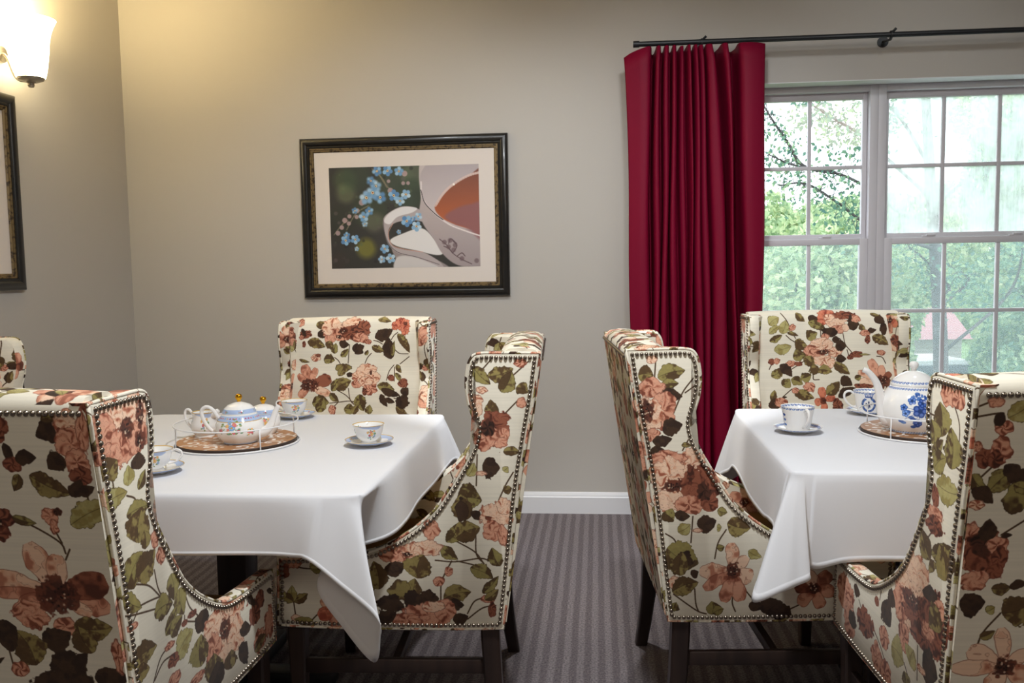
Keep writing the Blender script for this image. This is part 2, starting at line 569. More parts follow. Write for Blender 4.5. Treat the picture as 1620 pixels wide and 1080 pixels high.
MOTIFS = {
'R1': '''S .225 1.049 .201 1.022;L .180 1.032 .224 .986 .031 1;L .218 1.007 .284 1.027 .038 2;L .252 .965 .280 1.020 .038 1;L .290 .978 .321 .964 .031 2;V .301 1.042 .015 .010 1;S .322 1.044 .284 1.010;V .200 .972 .014 .008 0;V .178 .927 .024 .032 0;L .223 .898 .223 .947 .031 2;V .232 .870 .035 .046 2;V .250 .894 .021 .018 2;V .258 .856 .013 .018 1;V .246 .834 .020 .014 1;V .208 .849 .027 .032 1;V .215 .874 .015 .021 3;S .293 .943 .258 .908;V .303 .937 .012 .013 1;S .186 .803 .182 .721;L .160 .746 .178 .782 .025 0;L .199 .775 .245 .767 .050 3;L .252 .760 .266 .771 .018 0;L .254 .810 .298 .809 .023 2;V .195 .753 .014 .006 0;S .279 .756 .258 .721 .240 .682;L .251 .710 .275 .714 .021 2;L .130 .682 .196 .682 .068 1;L .154 .630 .141 .700 .050 2;V .144 .653 .016 .029 13;L .100 .571 .154 .628 .036 1;L .125 .582 .190 .610 .052 2;L .175 .632 .190 .653 .028 3;V .232 .639 .037 .034 0;V .224 .599 .027 .023 1;V .253 .667 .018 .021 0;V .249 .589 .013 .030 1;C .211 .635 .008 .006 3;S .125 .574 .174 .545 .198 .513;S .178 .589 .179 .538 .198 .513;S .070 .522 .123 .518 .187 .527 .215 .520;S .127 .520 .173 .509 .215 .495;L .085 .560 .130 .524 .029 1;L .162 .502 .222 .473 .036 1;L .240 .506 .220 .556 .034 1;L .193 .433 .236 .480 .022 1;V .061 .603 .021 .027 1;V .049 .556 .041 .020 0;V -.026 .538 .050 .022 1;V .010 .545 .025 .020 0;C -.004 .538 .014 .007 3;L -.067 .491 -.009 .513 .036 3;L .022 .473 .038 .538 .068 2;L -.082 .443 -.094 .520 .047 2;S .082 .414 .086 .466 .113 .520;V .076 .466 .014 .012 1;V .105 .491 .011 .012 1;L -.008 .414 .015 .473 .047 2;V -.029 .440 .025 .029 12;L .025 .422 .078 .418 .048 3;L .089 .418 .163 .437 .044 2;L .099 .396 .144 .401 .031 3;V -.051 .403 .030 .022 13;V .007 .414 .021 .022 13;V .049 .374 .057 .029 1;V .092 .385 .027 .028 1;V -.009 .361 .040 .016 1;V .063 .396 .029 .015 0;L .113 .360 .154 .371 .029 3;S .152 .363 .192 .393 .227 .400;S .152 .378 .171 .411 .199 .422;V .206 .417 .016 .009 1;V .217 .386 .010 .020 2;L -.088 .363 -.037 .378 .037 3;L .199 .415 .235 .444 .023 2''',
'L2': '''V .288 1.040 .014 .010 0;S .277 1.050 .281 .991;L .324 .999 .283 .998 .043 2;L .273 .993 .201 1.011 .042 1;L .266 .970 .218 .977 .026 1;L .273 .939 .208 .942 .036 3;V .287 .967 .031 .026 1;V .259 .908 .031 .045 1;V .297 .894 .034 .042 0;V .287 .842 .017 .018 1;C .301 .905 .019 .035 3;S .180 .990 .208 .952 .232 .897;S .177 .969 .201 .952;L .259 .848 .208 .869 .041 3;L .287 .824 .235 .831 .029 3;L .294 .793 .253 .799 .025 3;L .211 .813 .184 .811 .013 2;S .193 .827 .208 .799;V .187 .760 .033 .039 0;V .249 .778 .045 .020 1;V .246 .732 .048 .042 0;V .236 .665 .052 .028 0;V .166 .700 .045 .051 2;V .190 .654 .042 .025 1;V .138 .660 .022 .025 2;V .149 .692 .021 .025 3;C .235 .704 .028 .016 3;C .187 .735 .010 .028 3;V .132 .717 .015 .021 2;L .229 .629 .188 .622 .024 3;S .181 .622 .186 .551;L .220 .580 .187 .601 .030 0;L .170 .600 .119 .610 .044 3;L .118 .593 .105 .592 .020 0;V .170 .584 .013 .006 0;L .260 .633 .232 .608 .035 1;L .116 .639 .090 .631 .021 1;L .090 .603 .029 .588 .046 2;S .093 .585 .114 .550 .123 .507;L .117 .536 .097 .539 .018 1;S .253 .576 .232 .562 .222 .544;L .250 .537 .166 .493 .078 1;V .204 .504 .020 .022 13;L .215 .461 .208 .526 .042 2;L .187 .465 .166 .472 .022 3;V .225 .443 .020 .017 0;L .236 .418 .166 .443 .045 2;P .075 .471 .163 .472 .054 0;P .075 .471 .079 .549 .042 0;P .075 .471 .035 .510 .039 0;P .075 .471 .023 .452 .054 0;P .075 .471 .054 .390 .049 1;P .075 .471 .099 .388 .042 1;P .075 .471 .152 .425 .039 1;C .074 .474 .020 .023 3;S .075 .406 .076 .384 .068 .362;S .232 .411 .194 .382 .166 .363 .145 .356;S .176 .425 .173 .385 .166 .363;L .129 .354 .131 .391 .034 1;L .127 .357 .099 .370 .025 1;L .232 .364 .225 .389 .025 1;L .035 .527 -.001 .509 .023 0;L .022 .362 .012 .398 .029 3;L .005 .373 -.058 .386 .045 3;V -.051 .361 .028 .020 13;S .047 .427 .019 .391''',
'LFb': '''V -.148 1.024 .018 .017 2;V -.143 1.009 .013 .014 2;L -.153 .995 -.160 .955 .016 3;V -.163 .955 .018 .012 2;L -.170 .965 -.212 .969 .025 3;L -.172 .938 -.157 .906 .019 2;L -.192 .936 -.267 .902 .037 2;L -.269 1.020 -.217 1.008 .039 3;L -.232 1.038 -.265 1.043 .017 1;V -.280 1.030 .022 .024 0;V -.282 .995 .027 .026 1;V -.289 .962 .022 .024 1;V -.307 1.016 .011 .038 1;V -.292 .936 .021 .016 2;L -.265 .969 -.231 .949 .035 3;L -.266 .899 -.291 .931 .026 3;L -.277 .907 -.314 .917 .021 3;S -.297 .905 -.299 .890 -.302 .876;L -.257 .845 -.348 .887 .043 0;V -.116 .854 .026 .018 2;V -.106 .829 .026 .018 2;C -.114 .844 .013 .015 3;L -.143 .857 -.191 .846 .016 1;S -.152 .855 -.195 .834 -.231 .810 -.238 .790;V -.219 .859 .016 .016 1;V -.236 .869 .008 .007 3;V -.224 .842 .008 .013 1;S -.225 .832 -.234 .810;S -.247 .798 -.236 .778;P -.207 .708 -.165 .808 .057 0;P -.207 .708 -.220 .787 .049 0;P -.207 .708 -.308 .684 .050 1;P -.207 .708 -.309 .740 .065 2;P -.207 .708 -.085 .742 .050 0;P -.207 .708 -.079 .708 .031 1;P -.207 .708 -.116 .665 .058 1;V -.150 .667 .034 .024 1;V -.212 .646 .022 .016 1;P -.207 .708 -.270 .672 .031 0;C -.207 .708 .043 .037 3;L -.161 .610 -.222 .634 .044 3;L -.230 .645 -.307 .648 .044 2;L -.259 .594 -.238 .648 .046 2;L -.140 .563 -.110 .634 .062 2;L -.063 .623 -.113 .639 .063 3;S -.087 .614 -.092 .563;V -.106 .553 .016 .014 1;V -.205 .559 .032 .033 13;L -.176 .541 -.249 .593 .041 3;V -.190 .530 .059 .021 13;L -.255 .543 -.324 .550 .045 3;L -.050 .556 -.077 .576 .008 3;V -.309 .591 .010 .032 1;L -.040 .916 -.102 .942 .040 2;L -.019 .785 -.070 .828 .037 1;P -.046 .867 -.076 .858 .041 0;P -.046 .867 -.024 .886 .041 0;P -.046 .867 -.025 .841 .047 1;C -.046 .867 .013 .010 3''',
'LF': '''V .293 1.034 .048 .029 0;V .327 1.007 .039 .033 1;V .274 .974 .050 .032 1;V .222 1.025 .037 .040 0;V .217 .983 .031 .030 1;C .250 1.007 .021 .022 3;C .209 .974 .018 .020 3;V .338 .973 .039 .019 1;C .205 1.024 .013 .030 3;L .315 .925 .284 .954 .047 2;L .335 .920 .343 .956 .040 2;L .256 .899 .252 .937 .033 0;L .216 .921 .216 .954 .043 3;L .224 .884 .197 .917 .021 1;S .302 .922 .296 .895;L .346 .878 .258 .889 .038 0;S .261 .882 .236 .870 .231 .851;L .265 .845 .189 .845 .032 1;L .231 .784 .214 .849 .071 2;L .210 .766 .211 .802 .030 2;V .177 .775 .012 .017 1;V .158 .737 .014 .015 1;L .277 .713 .219 .765 .052 1;L .246 .722 .177 .754 .053 2;S .184 .716 .176 .681 .161 .651;S .247 .711 .203 .691 .161 .651 .131 .634;S .255 .667 .206 .663 .159 .656;S .310 .673 .260 .657 .170 .636;L .290 .703 .232 .660 .033 1;L .192 .631 .124 .629 .043 1;L .126 .688 .119 .631 .044 1;L .098 .648 .085 .588 .043 1;L .156 .573 .110 .618 .030 1;L .137 .562 .091 .589 .035 1;L .121 .513 .052 .543 .051 0;V .014 .545 .027 .022 13;S .083 .585 .079 .572 .036 .553;V .053 .576 .016 .006 2;V .084 .569 .011 .006 2;S .074 .621 .060 .593 .029 .563;V -.100 .511 .079 .032 0;V -.037 .512 .041 .027 0;V -.081 .444 .065 .036 0;V -.137 .451 .043 .038 0;V -.033 .465 .034 .031 1;C -.085 .486 .027 .029 3;L .028 .451 .020 .519 .071 1;L -.014 .395 -.031 .454 .080 2;L -.108 .384 -.112 .427 .060 2;L -.174 .430 -.185 .465 .048 3;L -.149 .385 -.190 .412 .058 3;L -.049 .372 -.042 .431 .070 3;V -.268 .484 .021 .023 2;V -.236 .463 .028 .026 2;L -.198 .525 -.245 .480 .018 3;L -.308 .493 -.350 .471 .012 3;V -.316 .410 .025 .034 1;V -.259 .386 .029 .026 1;L -.227 .371 -.293 .386 .030 2;V .267 .636 .018 .007 1;S .261 .646 .247 .659;V .303 .608 .011 .019 1;L .273 .567 .188 .568 .043 2;L .263 .537 .216 .536 .029 2;L .369 .594 .285 .559 .026 3;S .207 .501 .179 .537 .149 .548;S .202 .504 .171 .525 .136 .525;V .144 .548 .017 .007 1;V .132 .512 .020 .013 2;V .130 .473 .020 .014 1;V .042 .433 .027 .011 1;S .031 .428 .006 .440''',
'RF': '''V .253 1.032 .029 .019 1;V .292 1.033 .022 .018 1;S .270 1.027 .298 .986 .297 .933;L .228 .950 .219 1.017 .062 1;L .271 .897 .267 .976 .066 1;L .199 .930 .184 .977 .052 1;L .187 .909 .237 .946 .026 1;L .199 .882 .250 .914 .044 1;S .202 .986 .177 .987;L .212 .856 .307 .858 .049 0;S .265 .910 .316 .900;V .210 .830 .015 .020 2;V .206 .794 .033 .016 1;V .207 .772 .035 .017 2;S .201 .759 .171 .726 .145 .673;L .192 .697 .151 .750 .048 2;L .198 .711 .282 .751 .034 1;L .260 .679 .231 .742 .079 2;L .212 .682 .192 .699 .032 2;V .088 .620 .074 .049 0;V .136 .649 .051 .035 0;V .099 .556 .067 .038 0;V .062 .560 .040 .037 1;V .153 .566 .070 .036 2;V .217 .580 .059 .051 2;V .181 .530 .069 .024 2;V .080 .492 .023 .032 1;C .111 .585 .050 .020 3;V .234 .610 .025 .022 1;V .193 .552 .027 .017 1;L .203 .615 .195 .649 .055 3;L .242 .570 .202 .620 .052 2;L -.040 .520 .010 .485 .062 3;L .003 .529 .012 .574 .036 3;V -.070 .512 .012 .012 2;S -.046 .545 -.053 .522;V -.272 .452 .054 .045 1;V -.240 .399 .038 .038 1;L -.214 .496 -.172 .489 .027 3;V -.136 .434 .048 .032 2;S -.179 .473 -.146 .444;V -.220 .407 .025 .020 13;S -.101 .448 -.040 .414 -.006 .376;V -.025 .447 .024 .023 1;V -.064 .383 .029 .031 1;V -.013 .366 .028 .027 1;L .015 .444 .082 .433 .063 0;L .111 .445 .130 .484 .053 0;L .170 .495 .237 .476 .069 3;S .051 .486 .049 .466;S .146 .502 .147 .430;S .083 .437 .113 .407;V .165 .460 .020 .007 0;L .092 .394 .084 .420 .040 1''',
'RFb': '''V .289 1.036 .015 .010 1;V .271 .989 .014 .011 1;S .318 1.029 .296 1.038;S .319 1.010 .279 1.015 .270 .999;L .266 1.007 .222 1.041 .035 0;V .280 1.005 .008 .011 13;V .299 .935 .016 .017 2;V .272 .947 .018 .022 1;V .281 .931 .013 .014 2;V .313 .954 .008 .009 1;S .280 .921 .305 .894;L .319 .903 .292 .870 .025 1;L .285 .870 .239 .913 .036 1;L .262 .920 .221 .874 .029 3;V .235 .858 .023 .025 11;L .316 .875 .275 .847 .026 3;V .305 .845 .013 .008 0;L .242 .883 .203 .871 .022 1;V .310 .783 .019 .028 1;V .311 .738 .014 .018 1;V .278 .749 .035 .041 2;V .285 .766 .021 .023 3;V .259 .766 .019 .017 1;V .253 .737 .014 .023 2;V .259 .714 .017 .014 2;V .294 .697 .024 .019 1;L .286 .775 .278 .818 .029 3;S .254 .786 .208 .819;L .254 .782 .234 .786 .009 3;V .202 .816 .009 .009 1;L .261 .680 .225 .682 .022 2;L .229 .682 .195 .690 .016 3;L .317 .651 .269 .653 .044 3;L .267 .634 .251 .643 .019 0;L .237 .630 .183 .653 .056 2;S .239 .630 .267 .591 .277 .556;L .273 .580 .245 .594 .017 2;P .220 .519 .234 .600 .038 0;P .220 .519 .180 .552 .037 0;P .220 .519 .291 .556 .054 0;P .220 .519 .318 .517 .043 0;P .220 .519 .242 .470 .048 0;P .220 .519 .165 .488 .051 0;C .221 .519 .023 .022 3;V .206 .948 .015 .022 0;L .188 .737 .154 .759 .039 2''',
'LB': '''L -.180 1.048 -.143 1.062 .030 2;L -.171 1.019 -.133 1.000 .034 3;V -.099 1.038 .051 .036 0;V -.025 1.055 .042 .023 0;V -.070 1.009 .044 .027 1;V -.024 1.017 .042 .029 2;V .031 1.032 .029 .032 2;V .018 .996 .029 .018 1;C -.061 1.024 .023 .014 3;C -.080 1.000 .014 .009 3;V -.117 .989 .023 .019 1;L -.079 .975 -.031 .966 .028 3;L -.098 .928 -.092 .973 .026 1;L -.135 .978 -.105 .946 .028 2;L -.215 .981 -.137 .957 .038 2;V -.224 1.012 .024 .014 2;L -.243 1.037 -.226 1.001 .015 3;V -.243 .999 .009 .009 1;V -.231 .969 .007 .012 2;V -.248 1.058 .015 .014 1;L -.019 .947 .034 .961 .038 3;L -.005 .954 .030 .930 .033 3;L .078 .994 .158 1.029 .045 3;L .089 1.071 .149 1.062 .019 2;V .169 1.044 .017 .018 4;V .197 1.049 .033 .023 4;V .211 1.026 .019 .019 4;C .211 1.053 .009 .007 3;V .050 .978 .012 .009 1;S .151 .986 .163 1.004 .179 1.017;S .073 .983 .092 .978 .112 .967;L .149 .904 .137 .998 .048 3;L .156 .915 .165 .982 .018 1;L .179 1.011 .232 .930 .030 2;L .066 .958 .119 .937 .028 2;S .165 .946 .188 .928 .225 .926;S .229 .914 .207 .897 .189 .883;S -.031 .966 -.034 .925 -.037 .887;S .064 .929 .048 .911 .037 .887;L -.070 .916 -.035 .949 .025 1;L -.144 .904 -.095 .900 .038 1;S -.097 .912 -.081 .899 -.072 .885;L .037 .922 .050 .943 .015 1;V -.179 .913 .020 .014 0;V -.167 .922 .009 .007 2;L -.253 .905 -.206 .893 .013 2;P -.203 .796 -.230 .882 .053 1;P -.203 .796 -.176 .868 .039 1;P -.203 .796 -.110 .823 .067 2;P -.203 .796 -.114 .756 .045 0;P -.203 .796 -.249 .747 .043 1;P -.203 .796 -.257 .841 .034 1;C -.203 .798 .040 .028 3;V -.055 .869 .033 .016 12;L -.078 .834 -.055 .881 .029 2;V -.029 .840 .012 .009 13;L -.107 .771 -.057 .827 .034 1;L -.089 .780 -.020 .815 .047 2;V .042 .853 .042 .028 0;V .070 .826 .030 .028 0;V .010 .835 .024 .019 0;V .005 .800 .021 .016 1;V .042 .809 .029 .019 0;V .061 .777 .026 .020 1;C .063 .846 .006 .010 3;V .038 .768 .009 .013 2;L .091 .793 .169 .775 .033 1;L .109 .779 .193 .752 .029 3;L .107 .757 .137 .704 .025 3;L .128 .739 .170 .723 .020 3;S .166 .741 .178 .737 .189 .728;S .163 .879 .143 .853 .132 .815;S .165 .870 .166 .844 .166 .812;V .152 .824 .015 .012 2;L .170 .846 .196 .806 .019 1;V .205 .803 .018 .019 2;L .174 .881 .196 .846 .020 2;S -.087 .776 -.040 .751 -.008 .715;S -.032 .782 -.026 .742 -.015 .720;S -.114 .720 -.072 .724 -.026 .729 .011 .720;L -.114 .762 -.075 .726 .025 1;L -.190 .720 -.116 .722 .051 1;L -.167 .682 -.140 .744 .039 1;V -.104 .693 .014 .019 1;S -.095 .706 -.077 .724;L .015 .757 .034 .686 .048 1;L -.051 .697 -.000 .682 .038 1;L .057 .673 .061 .713 .028 1;L -.012 .673 .012 .713 .028 2;L .174 .704 .222 .673 .029 2;V .203 .724 .027 .027 13;L .196 .761 .228 .783 .034 3''',
'RB': '''L -.228 1.026 -.185 1.057 .039 0;L -.177 .989 -.158 1.045 .040 0;L -.228 .989 -.183 1.021 .025 0;S -.175 1.073 -.153 1.041 -.136 1.000 -.119 .968;S -.159 .982 -.141 .965 -.124 .954;L -.227 .957 -.175 .984 .025 1;L -.209 .920 -.137 .938 .040 0;L -.121 .961 -.069 .924 .038 2;L -.154 .993 -.107 .979 .015 2;V -.131 1.013 .014 .012 1;L -.114 1.073 -.079 1.038 .025 2;L -.066 1.054 -.021 1.048 .030 3;L -.066 1.036 .005 1.003 .034 1;V .013 1.053 .041 .028 4;V .048 1.034 .041 .028 0;V .056 1.005 .036 .016 1;V .087 1.011 .016 .016 0;V .079 1.061 .041 .015 2;L .118 .999 .106 1.065 .039 3;V .128 1.047 .016 .015 1;V .021 1.053 .022 .014 0;V .020 .994 .028 .019 13;S -.018 1.003 -.017 .989 -.018 .976;L -.072 .965 -.031 .993 .040 1;V .002 .976 .016 .011 1;V -.017 .939 .047 .028 0;V -.062 .917 .023 .021 1;V -.040 .903 .028 .019 1;V .040 .912 .027 .019 0;V -.018 .876 .050 .019 0;V .017 .867 .023 .019 0;V .010 .944 .023 .019 0;C -.009 .912 .027 .012 3;L .028 .964 .061 .956 .025 3;L .041 .934 .087 .934 .043 3;S .075 .986 .083 .943 .106 .911;S .089 .920 .097 .889;V .128 .900 .023 .012 2;L .137 .900 .183 .899 .008 0;V .101 .889 .011 .009 2;L -.132 .890 -.078 .900 .043 1;L .042 .880 .086 .882 .030 3;L -.085 .892 -.048 .847 .038 2;V -.046 .840 .019 .019 12;S -.059 .845 -.053 .817 -.051 .799 -.029 .799;V -.141 .865 .019 .012 1;V -.112 .863 .016 .009 2;S -.090 .872 -.122 .852 -.149 .836;L -.223 .811 -.173 .847 .038 1;L -.186 .861 -.138 .811 .034 3;L -.181 .775 -.147 .802 .038 1;L -.143 .801 -.094 .779 .034 1;L -.103 .803 -.060 .820 .038 1;V -.220 .873 .014 .012 2;V -.199 .875 .012 .012 1;S -.231 .841 -.224 .855 -.215 .866;L -.030 .840 .025 .830 .034 2;L .032 .860 .097 .819 .034 2;L .062 .810 .105 .774 .038 3;L .037 .869 .080 .847 .020 2;V -.070 .768 .020 .019 1;L -.131 .741 -.051 .722 .038 2;S -.141 .761 -.160 .745 -.180 .727;V -.128 .754 .014 .012 1;L -.179 .725 -.161 .727 .008 3;P -.014 .714 -.023 .768 .040 4;P -.014 .714 .033 .729 .036 4;P -.014 .714 -.049 .702 .040 4;P -.014 .714 -.010 .673 .035 4;C -.014 .711 .012 .013 3;L -.002 .738 .053 .791 .042 2;L .046 .726 .118 .765 .034 3;V .043 .695 .019 .023 2;L -.225 .712 -.212 .757 .025 2;V -.214 .696 .023 .024 13;V -.187 .705 .023 .019 1;P .224 .794 .178 .879 .051 1;P .224 .794 .224 .856 .042 1;P .224 .794 .134 .789 .047 0;P .224 .794 .260 .825 .038 2;P .224 .794 .129 .830 .034 0;C .226 .789 .032 .028 3;L .115 .802 .141 .814 .020 1;V .151 .771 .036 .010 2;L .143 1.025 .164 .994 .020 2;V .161 .988 .019 .012 1;L .173 1.001 .208 1.002 .019 3;V .172 .963 .010 .016 2;L .190 .975 .255 .939 .038 2;L .201 1.047 .244 1.031 .034 3;V .237 1.005 .014 .023 13;S .207 .893 .229 .888 .242 .863;V .225 .908 .016 .010 1;L .188 1.067 .227 1.059 .014 2''',
}
# side panels are cut from y -.42..+.42, z .32...1.10 ; back panels from x -.36..+.36, z .32...1.10
SIDE = (-.42, .32, .42, 1.10)
BACK = (-.36, .32, .36, 1.10)
PPM = 850


def panel(key, ext, avoid=None, seed=3):
    cv = Canvas(*ext, PPM, CREAM, seed)
    rng = random.Random(seed)
    if avoid:                                            # the rest of the cut, where the photo shows nothing of it
        for gx in range(5):
            for gy in range(5):
                x = ext[0] + (gx + .5) * (ext[2] - ext[0]) / 5 + rng.uniform(-.03, .03)
                y = ext[1] + (gy + .5) * (ext[3] - ext[1]) / 5 + rng.uniform(-.03, .03)
                if not (avoid[0] - .07 < x < avoid[2] + .07 and avoid[1] - .07 < y < avoid[3] + .07):
                    cv.motifs(spray(rng, x, y) if (gx + gy) % 2 else buds(rng, x, y))
    cv.motifs(MOTIFS[key])
    weave(cv, seed)
    return fabric_material('floral_linen_' + key.lower(), cv.image('floral_print_' + key.lower()))


TILE = .70
_cv = Canvas(0, 0, TILE, TILE, 700, CREAM, 11)
_rng = random.Random(5)
for _gx in range(6):
    for _gy in range(6):
        _x = (_gx + .5 + (.25 if _gy % 2 else -.25)) * TILE / 6 + _rng.uniform(-.02, .02)
        _y = (_gy + .5) * TILE / 6 + _rng.uniform(-.02, .02)
        _t = spray(_rng, _x, _y, .92) if (_gx + _gy) % 2 == 0 else buds(_rng, _x, _y)
        for _dx in (0, -TILE if _x > TILE / 2 else TILE):
            for _dy in (0, -TILE if _y > TILE / 2 else TILE):
                _cv.motifs(_t, _dx, _dy)
weave(_cv, 4)
M_TILE = fabric_material('floral_linen', _cv.image('floral_print'), TILE)
M_SIDE = {k: panel(k, SIDE, {'R1': (-.09, .35, .34, 1.1), 'L2': (-.06, .35, .34, 1.1), 'LF': (-.4, .32, .42, 1.1), 'RF': (-.4, .32, .34, 1.1)}[k], 20 + i) for i, k in enumerate(('R1', 'L2', 'LF', 'RF'))}
M_BACK = {'LF': panel('LFb', BACK, (-.36, .5, .0, 1.1), 31), 'RF': panel('RFb', BACK, (.16, .5, .36, 1.1), 32),
          'LB': panel('LB', BACK, (-.3, .64, .3, 1.1), 33), 'RB': panel('RB', BACK, (-.3, .66, .3, 1.1), 34)}

M_WOOD = add_noise_color(mat('espresso_wood', (40, 30, 27), .38, bump=(60, .05, .002)), (52, 39, 34), 30, (1, 1, .08))
M_NAIL = mat('antique_nickel', (150, 140, 128), .28, 1)
M_SEAT = add_noise_color(mat('tan_seat_vinyl', (150, 112, 56), .55, bump=(80, .1, .002)), (132, 96, 46), 12)
M_CLOTH = mat('white_table_linen', (225, 226, 230), .75, spec=.2, sheen=.1, bump=(9, .12, .004))
M_CHINA = mat('white_china', (244, 242, 240), .12, spec=.5, coat=.3)
M_GOLD = mat('gilt', (214, 158, 40), .2, 1)
M_WIRE = mat('white_enamel_wire', (236, 236, 238), .3)
M_BLACK = mat('black_metal', (24, 26, 30), .45)
M_FRAMEBLACK = add_noise_color(mat('distressed_black_wood', (22, 21, 20), .3, coat=.2, bump=(40, .1, .002)), (30, 26, 22), 14)
M_FRAMEGOLD = add_noise_color(mat('worn_gilt_slip', (120, 100, 66), .5, .35), (58, 44, 30), 60, lo=.5, hi=.62)
M_MAT = mat('mat_board', (222, 212, 204), .9)
M_WALL = mat('taupe_wall_paint', (190, 185, 178), .8, spec=.25, bump=(180, .05, .002))
M_TRIM = mat('white_trim_paint', (228, 228, 230), .4)
M_VINYL = mat('white_vinyl', (214, 211, 216), .4)
M_CEIL = mat('ceiling_white', (226, 222, 214), .9)

# ------------------------------------------------------------------ the room
def carpet_material():
    m = bpy.data.materials.new('striped_carpet')
    m.use_nodes = True
    nt = m.node_tree
    N, Lk = nt.nodes, nt.links
    b = N['Principled BSDF']
    b.inputs['Roughness'].default_value = .95
    b.inputs['Specular IOR Level'].default_value = .1
    g = N.new('ShaderNodeTexCoord')
    w = N.new('ShaderNodeTexWave')                       # stripes that run away from the camera
    w.bands_direction = 'X'
    w.wave_profile = 'SIN'
    w.inputs['Scale'].default_value = 2 * PI / .046 / 20
    w.inputs['Distortion'].default_value = .5
    w.inputs['Detail'].default_value = 2
    rib = N.new('ShaderNodeTexWave')
    rib.bands_direction = 'Y'
    rib.inputs['Scale'].default_value = 2 * PI / .008 / 20
    rib.inputs['Distortion'].default_value = 1.2
    n = N.new('ShaderNodeTexNoise')
    n.inputs['Scale'].default_value = 150
    n.inputs['Detail'].default_value = 5
    n.inputs['Roughness'].default_value = .75
    big = N.new('ShaderNodeTexNoise')
    big.inputs['Scale'].default_value = 5
    for k in (w, rib, n, big):
        Lk.new(g.outputs['Object'], k.inputs['Vector'])
    r = N.new('ShaderNodeValToRGB')
    r.color_ramp.elements[0].position = .3
    r.color_ramp.elements[0].color = (*s2l((108, 101, 103)), 1)
    r.color_ramp.elements[1].position = .7
    r.color_ramp.elements[1].color = (*s2l((128, 121, 123)), 1)
    Lk.new(w.outputs['Fac'], r.inputs['Fac'])
    mx = N.new('ShaderNodeMix')
    mx.data_type = 'RGBA'
    mx.blend_type = 'MULTIPLY'
    mx.inputs[0].default_value = .85
    r2 = N.new('ShaderNodeValToRGB')
    r2.color_ramp.elements[0].position = .36
    r2.color_ramp.elements[0].color = (.28, .27, .30, 1)
    r2.color_ramp.elements[1].position = .64
    r2.color_ramp.elements[1].color = (1.35, 1.3, 1.25, 1)
    Lk.new(n.outputs['Fac'], r2.inputs['Fac'])
    Lk.new(r.outputs['Color'], mx.inputs[6])
    Lk.new(r2.outputs['Color'], mx.inputs[7])
    Lk.new(mx.outputs[2], b.inputs['Base Color'])
    ad = N.new('ShaderNodeMath')
    ad.operation = 'ADD'
    Lk.new(rib.outputs['Fac'], ad.inputs[0])
    Lk.new(n.outputs['Fac'], ad.inputs[1])
    bp = N.new('ShaderNodeBump')
    bp.inputs['Strength'].default_value = .6
    bp.inputs['Distance'].default_value = .003
    Lk.new(ad.outputs[0], bp.inputs['Height'])
    Lk.new(bp.outputs['Normal'], b.inputs['Normal'])
    return m


XR, YR = 4.3, -3.6
struct('floor', box((XL - .15, YR - .15, -.06), (XR + .15, D + .3, 0)), carpet_material(), smooth=0)
struct('ceiling', box((XL - .15, YR - .15, CEIL), (XR + .15, D + .3, CEIL + .1)), M_CEIL, smooth=0)
struct('wall_left', box((XL - .15, YR - .15, 0), (XL, D + .15, CEIL)), M_WALL, smooth=0)
struct('wall_right', box((XR, YR - .15, 0), (XR + .15, D + .15, CEIL)), M_WALL, smooth=0)
struct('wall_rear', box((XL, YR - .15, 0), (XR, YR, CEIL)), M_WALL, smooth=0)
# far wall with the window opening
OX0, OX1, OZ0, OZ1 = .49, 2.335, .60, 2.167
WT = .20
wb = nb()
for lo, hi in (((XL, D, 0), (OX0, D + WT, CEIL)), ((OX1, D, 0), (XR, D + WT, CEIL)), ((OX0, D, OZ1), (OX1, D + WT, CEIL)), ((OX0, D, 0), (OX1, D + WT, OZ0))):
    add_box(wb, lo, hi)
struct('wall_back', wb, M_WALL, smooth=0)
rv = nb()
add_box(rv, (OX0, D + .001, OZ1 - .004), (OX1, D + .115, OZ1))
add_box(rv, (OX0, D + .001, OZ0), (OX0 + .004, D + .115, OZ1))
add_box(rv, (OX1 - .004, D + .001, OZ0), (OX1, D + .115, OZ1))
add_box(rv, (OX0 - .03, D - .03, OZ0 - .025), (OX1 + .03, D + .115, OZ0 + .004), .004)
struct('trim_1', rv, M_TRIM, smooth=0)


def baseboard(name, a, b, nrm):
    a, b, nrm = Vector(a), Vector(b), Vector(nrm)
    prof = [(0, 0), (.014, 0), (.014, .086), (.011, .090), (.010, .096), (.007, .104), (.004, .112), (0, .112)]
    bm = nb()
    r = [[bm.verts.new(p + nrm * d + Vector((0, 0, z))) for d, z in prof] for p in (a, b)]
    for k in range(len(prof) - 1):
        bm.faces.new((r[0][k], r[1][k], r[1][k + 1], r[0][k + 1]))
    bm.faces.new(r[0][::-1])
    bm.faces.new(r[1])
    struct(name, bm, M_TRIM, smooth=20)


baseboard('baseboard_back', (XL, D, 0), (XR, D, 0), (0, -1, 0))
baseboard('baseboard_left', (XL, YR, 0), (XL, D, 0), (1, 0, 0))
baseboard('baseboard_right', (XR, YR, 0), (XR, D, 0), (-1, 0, 0))

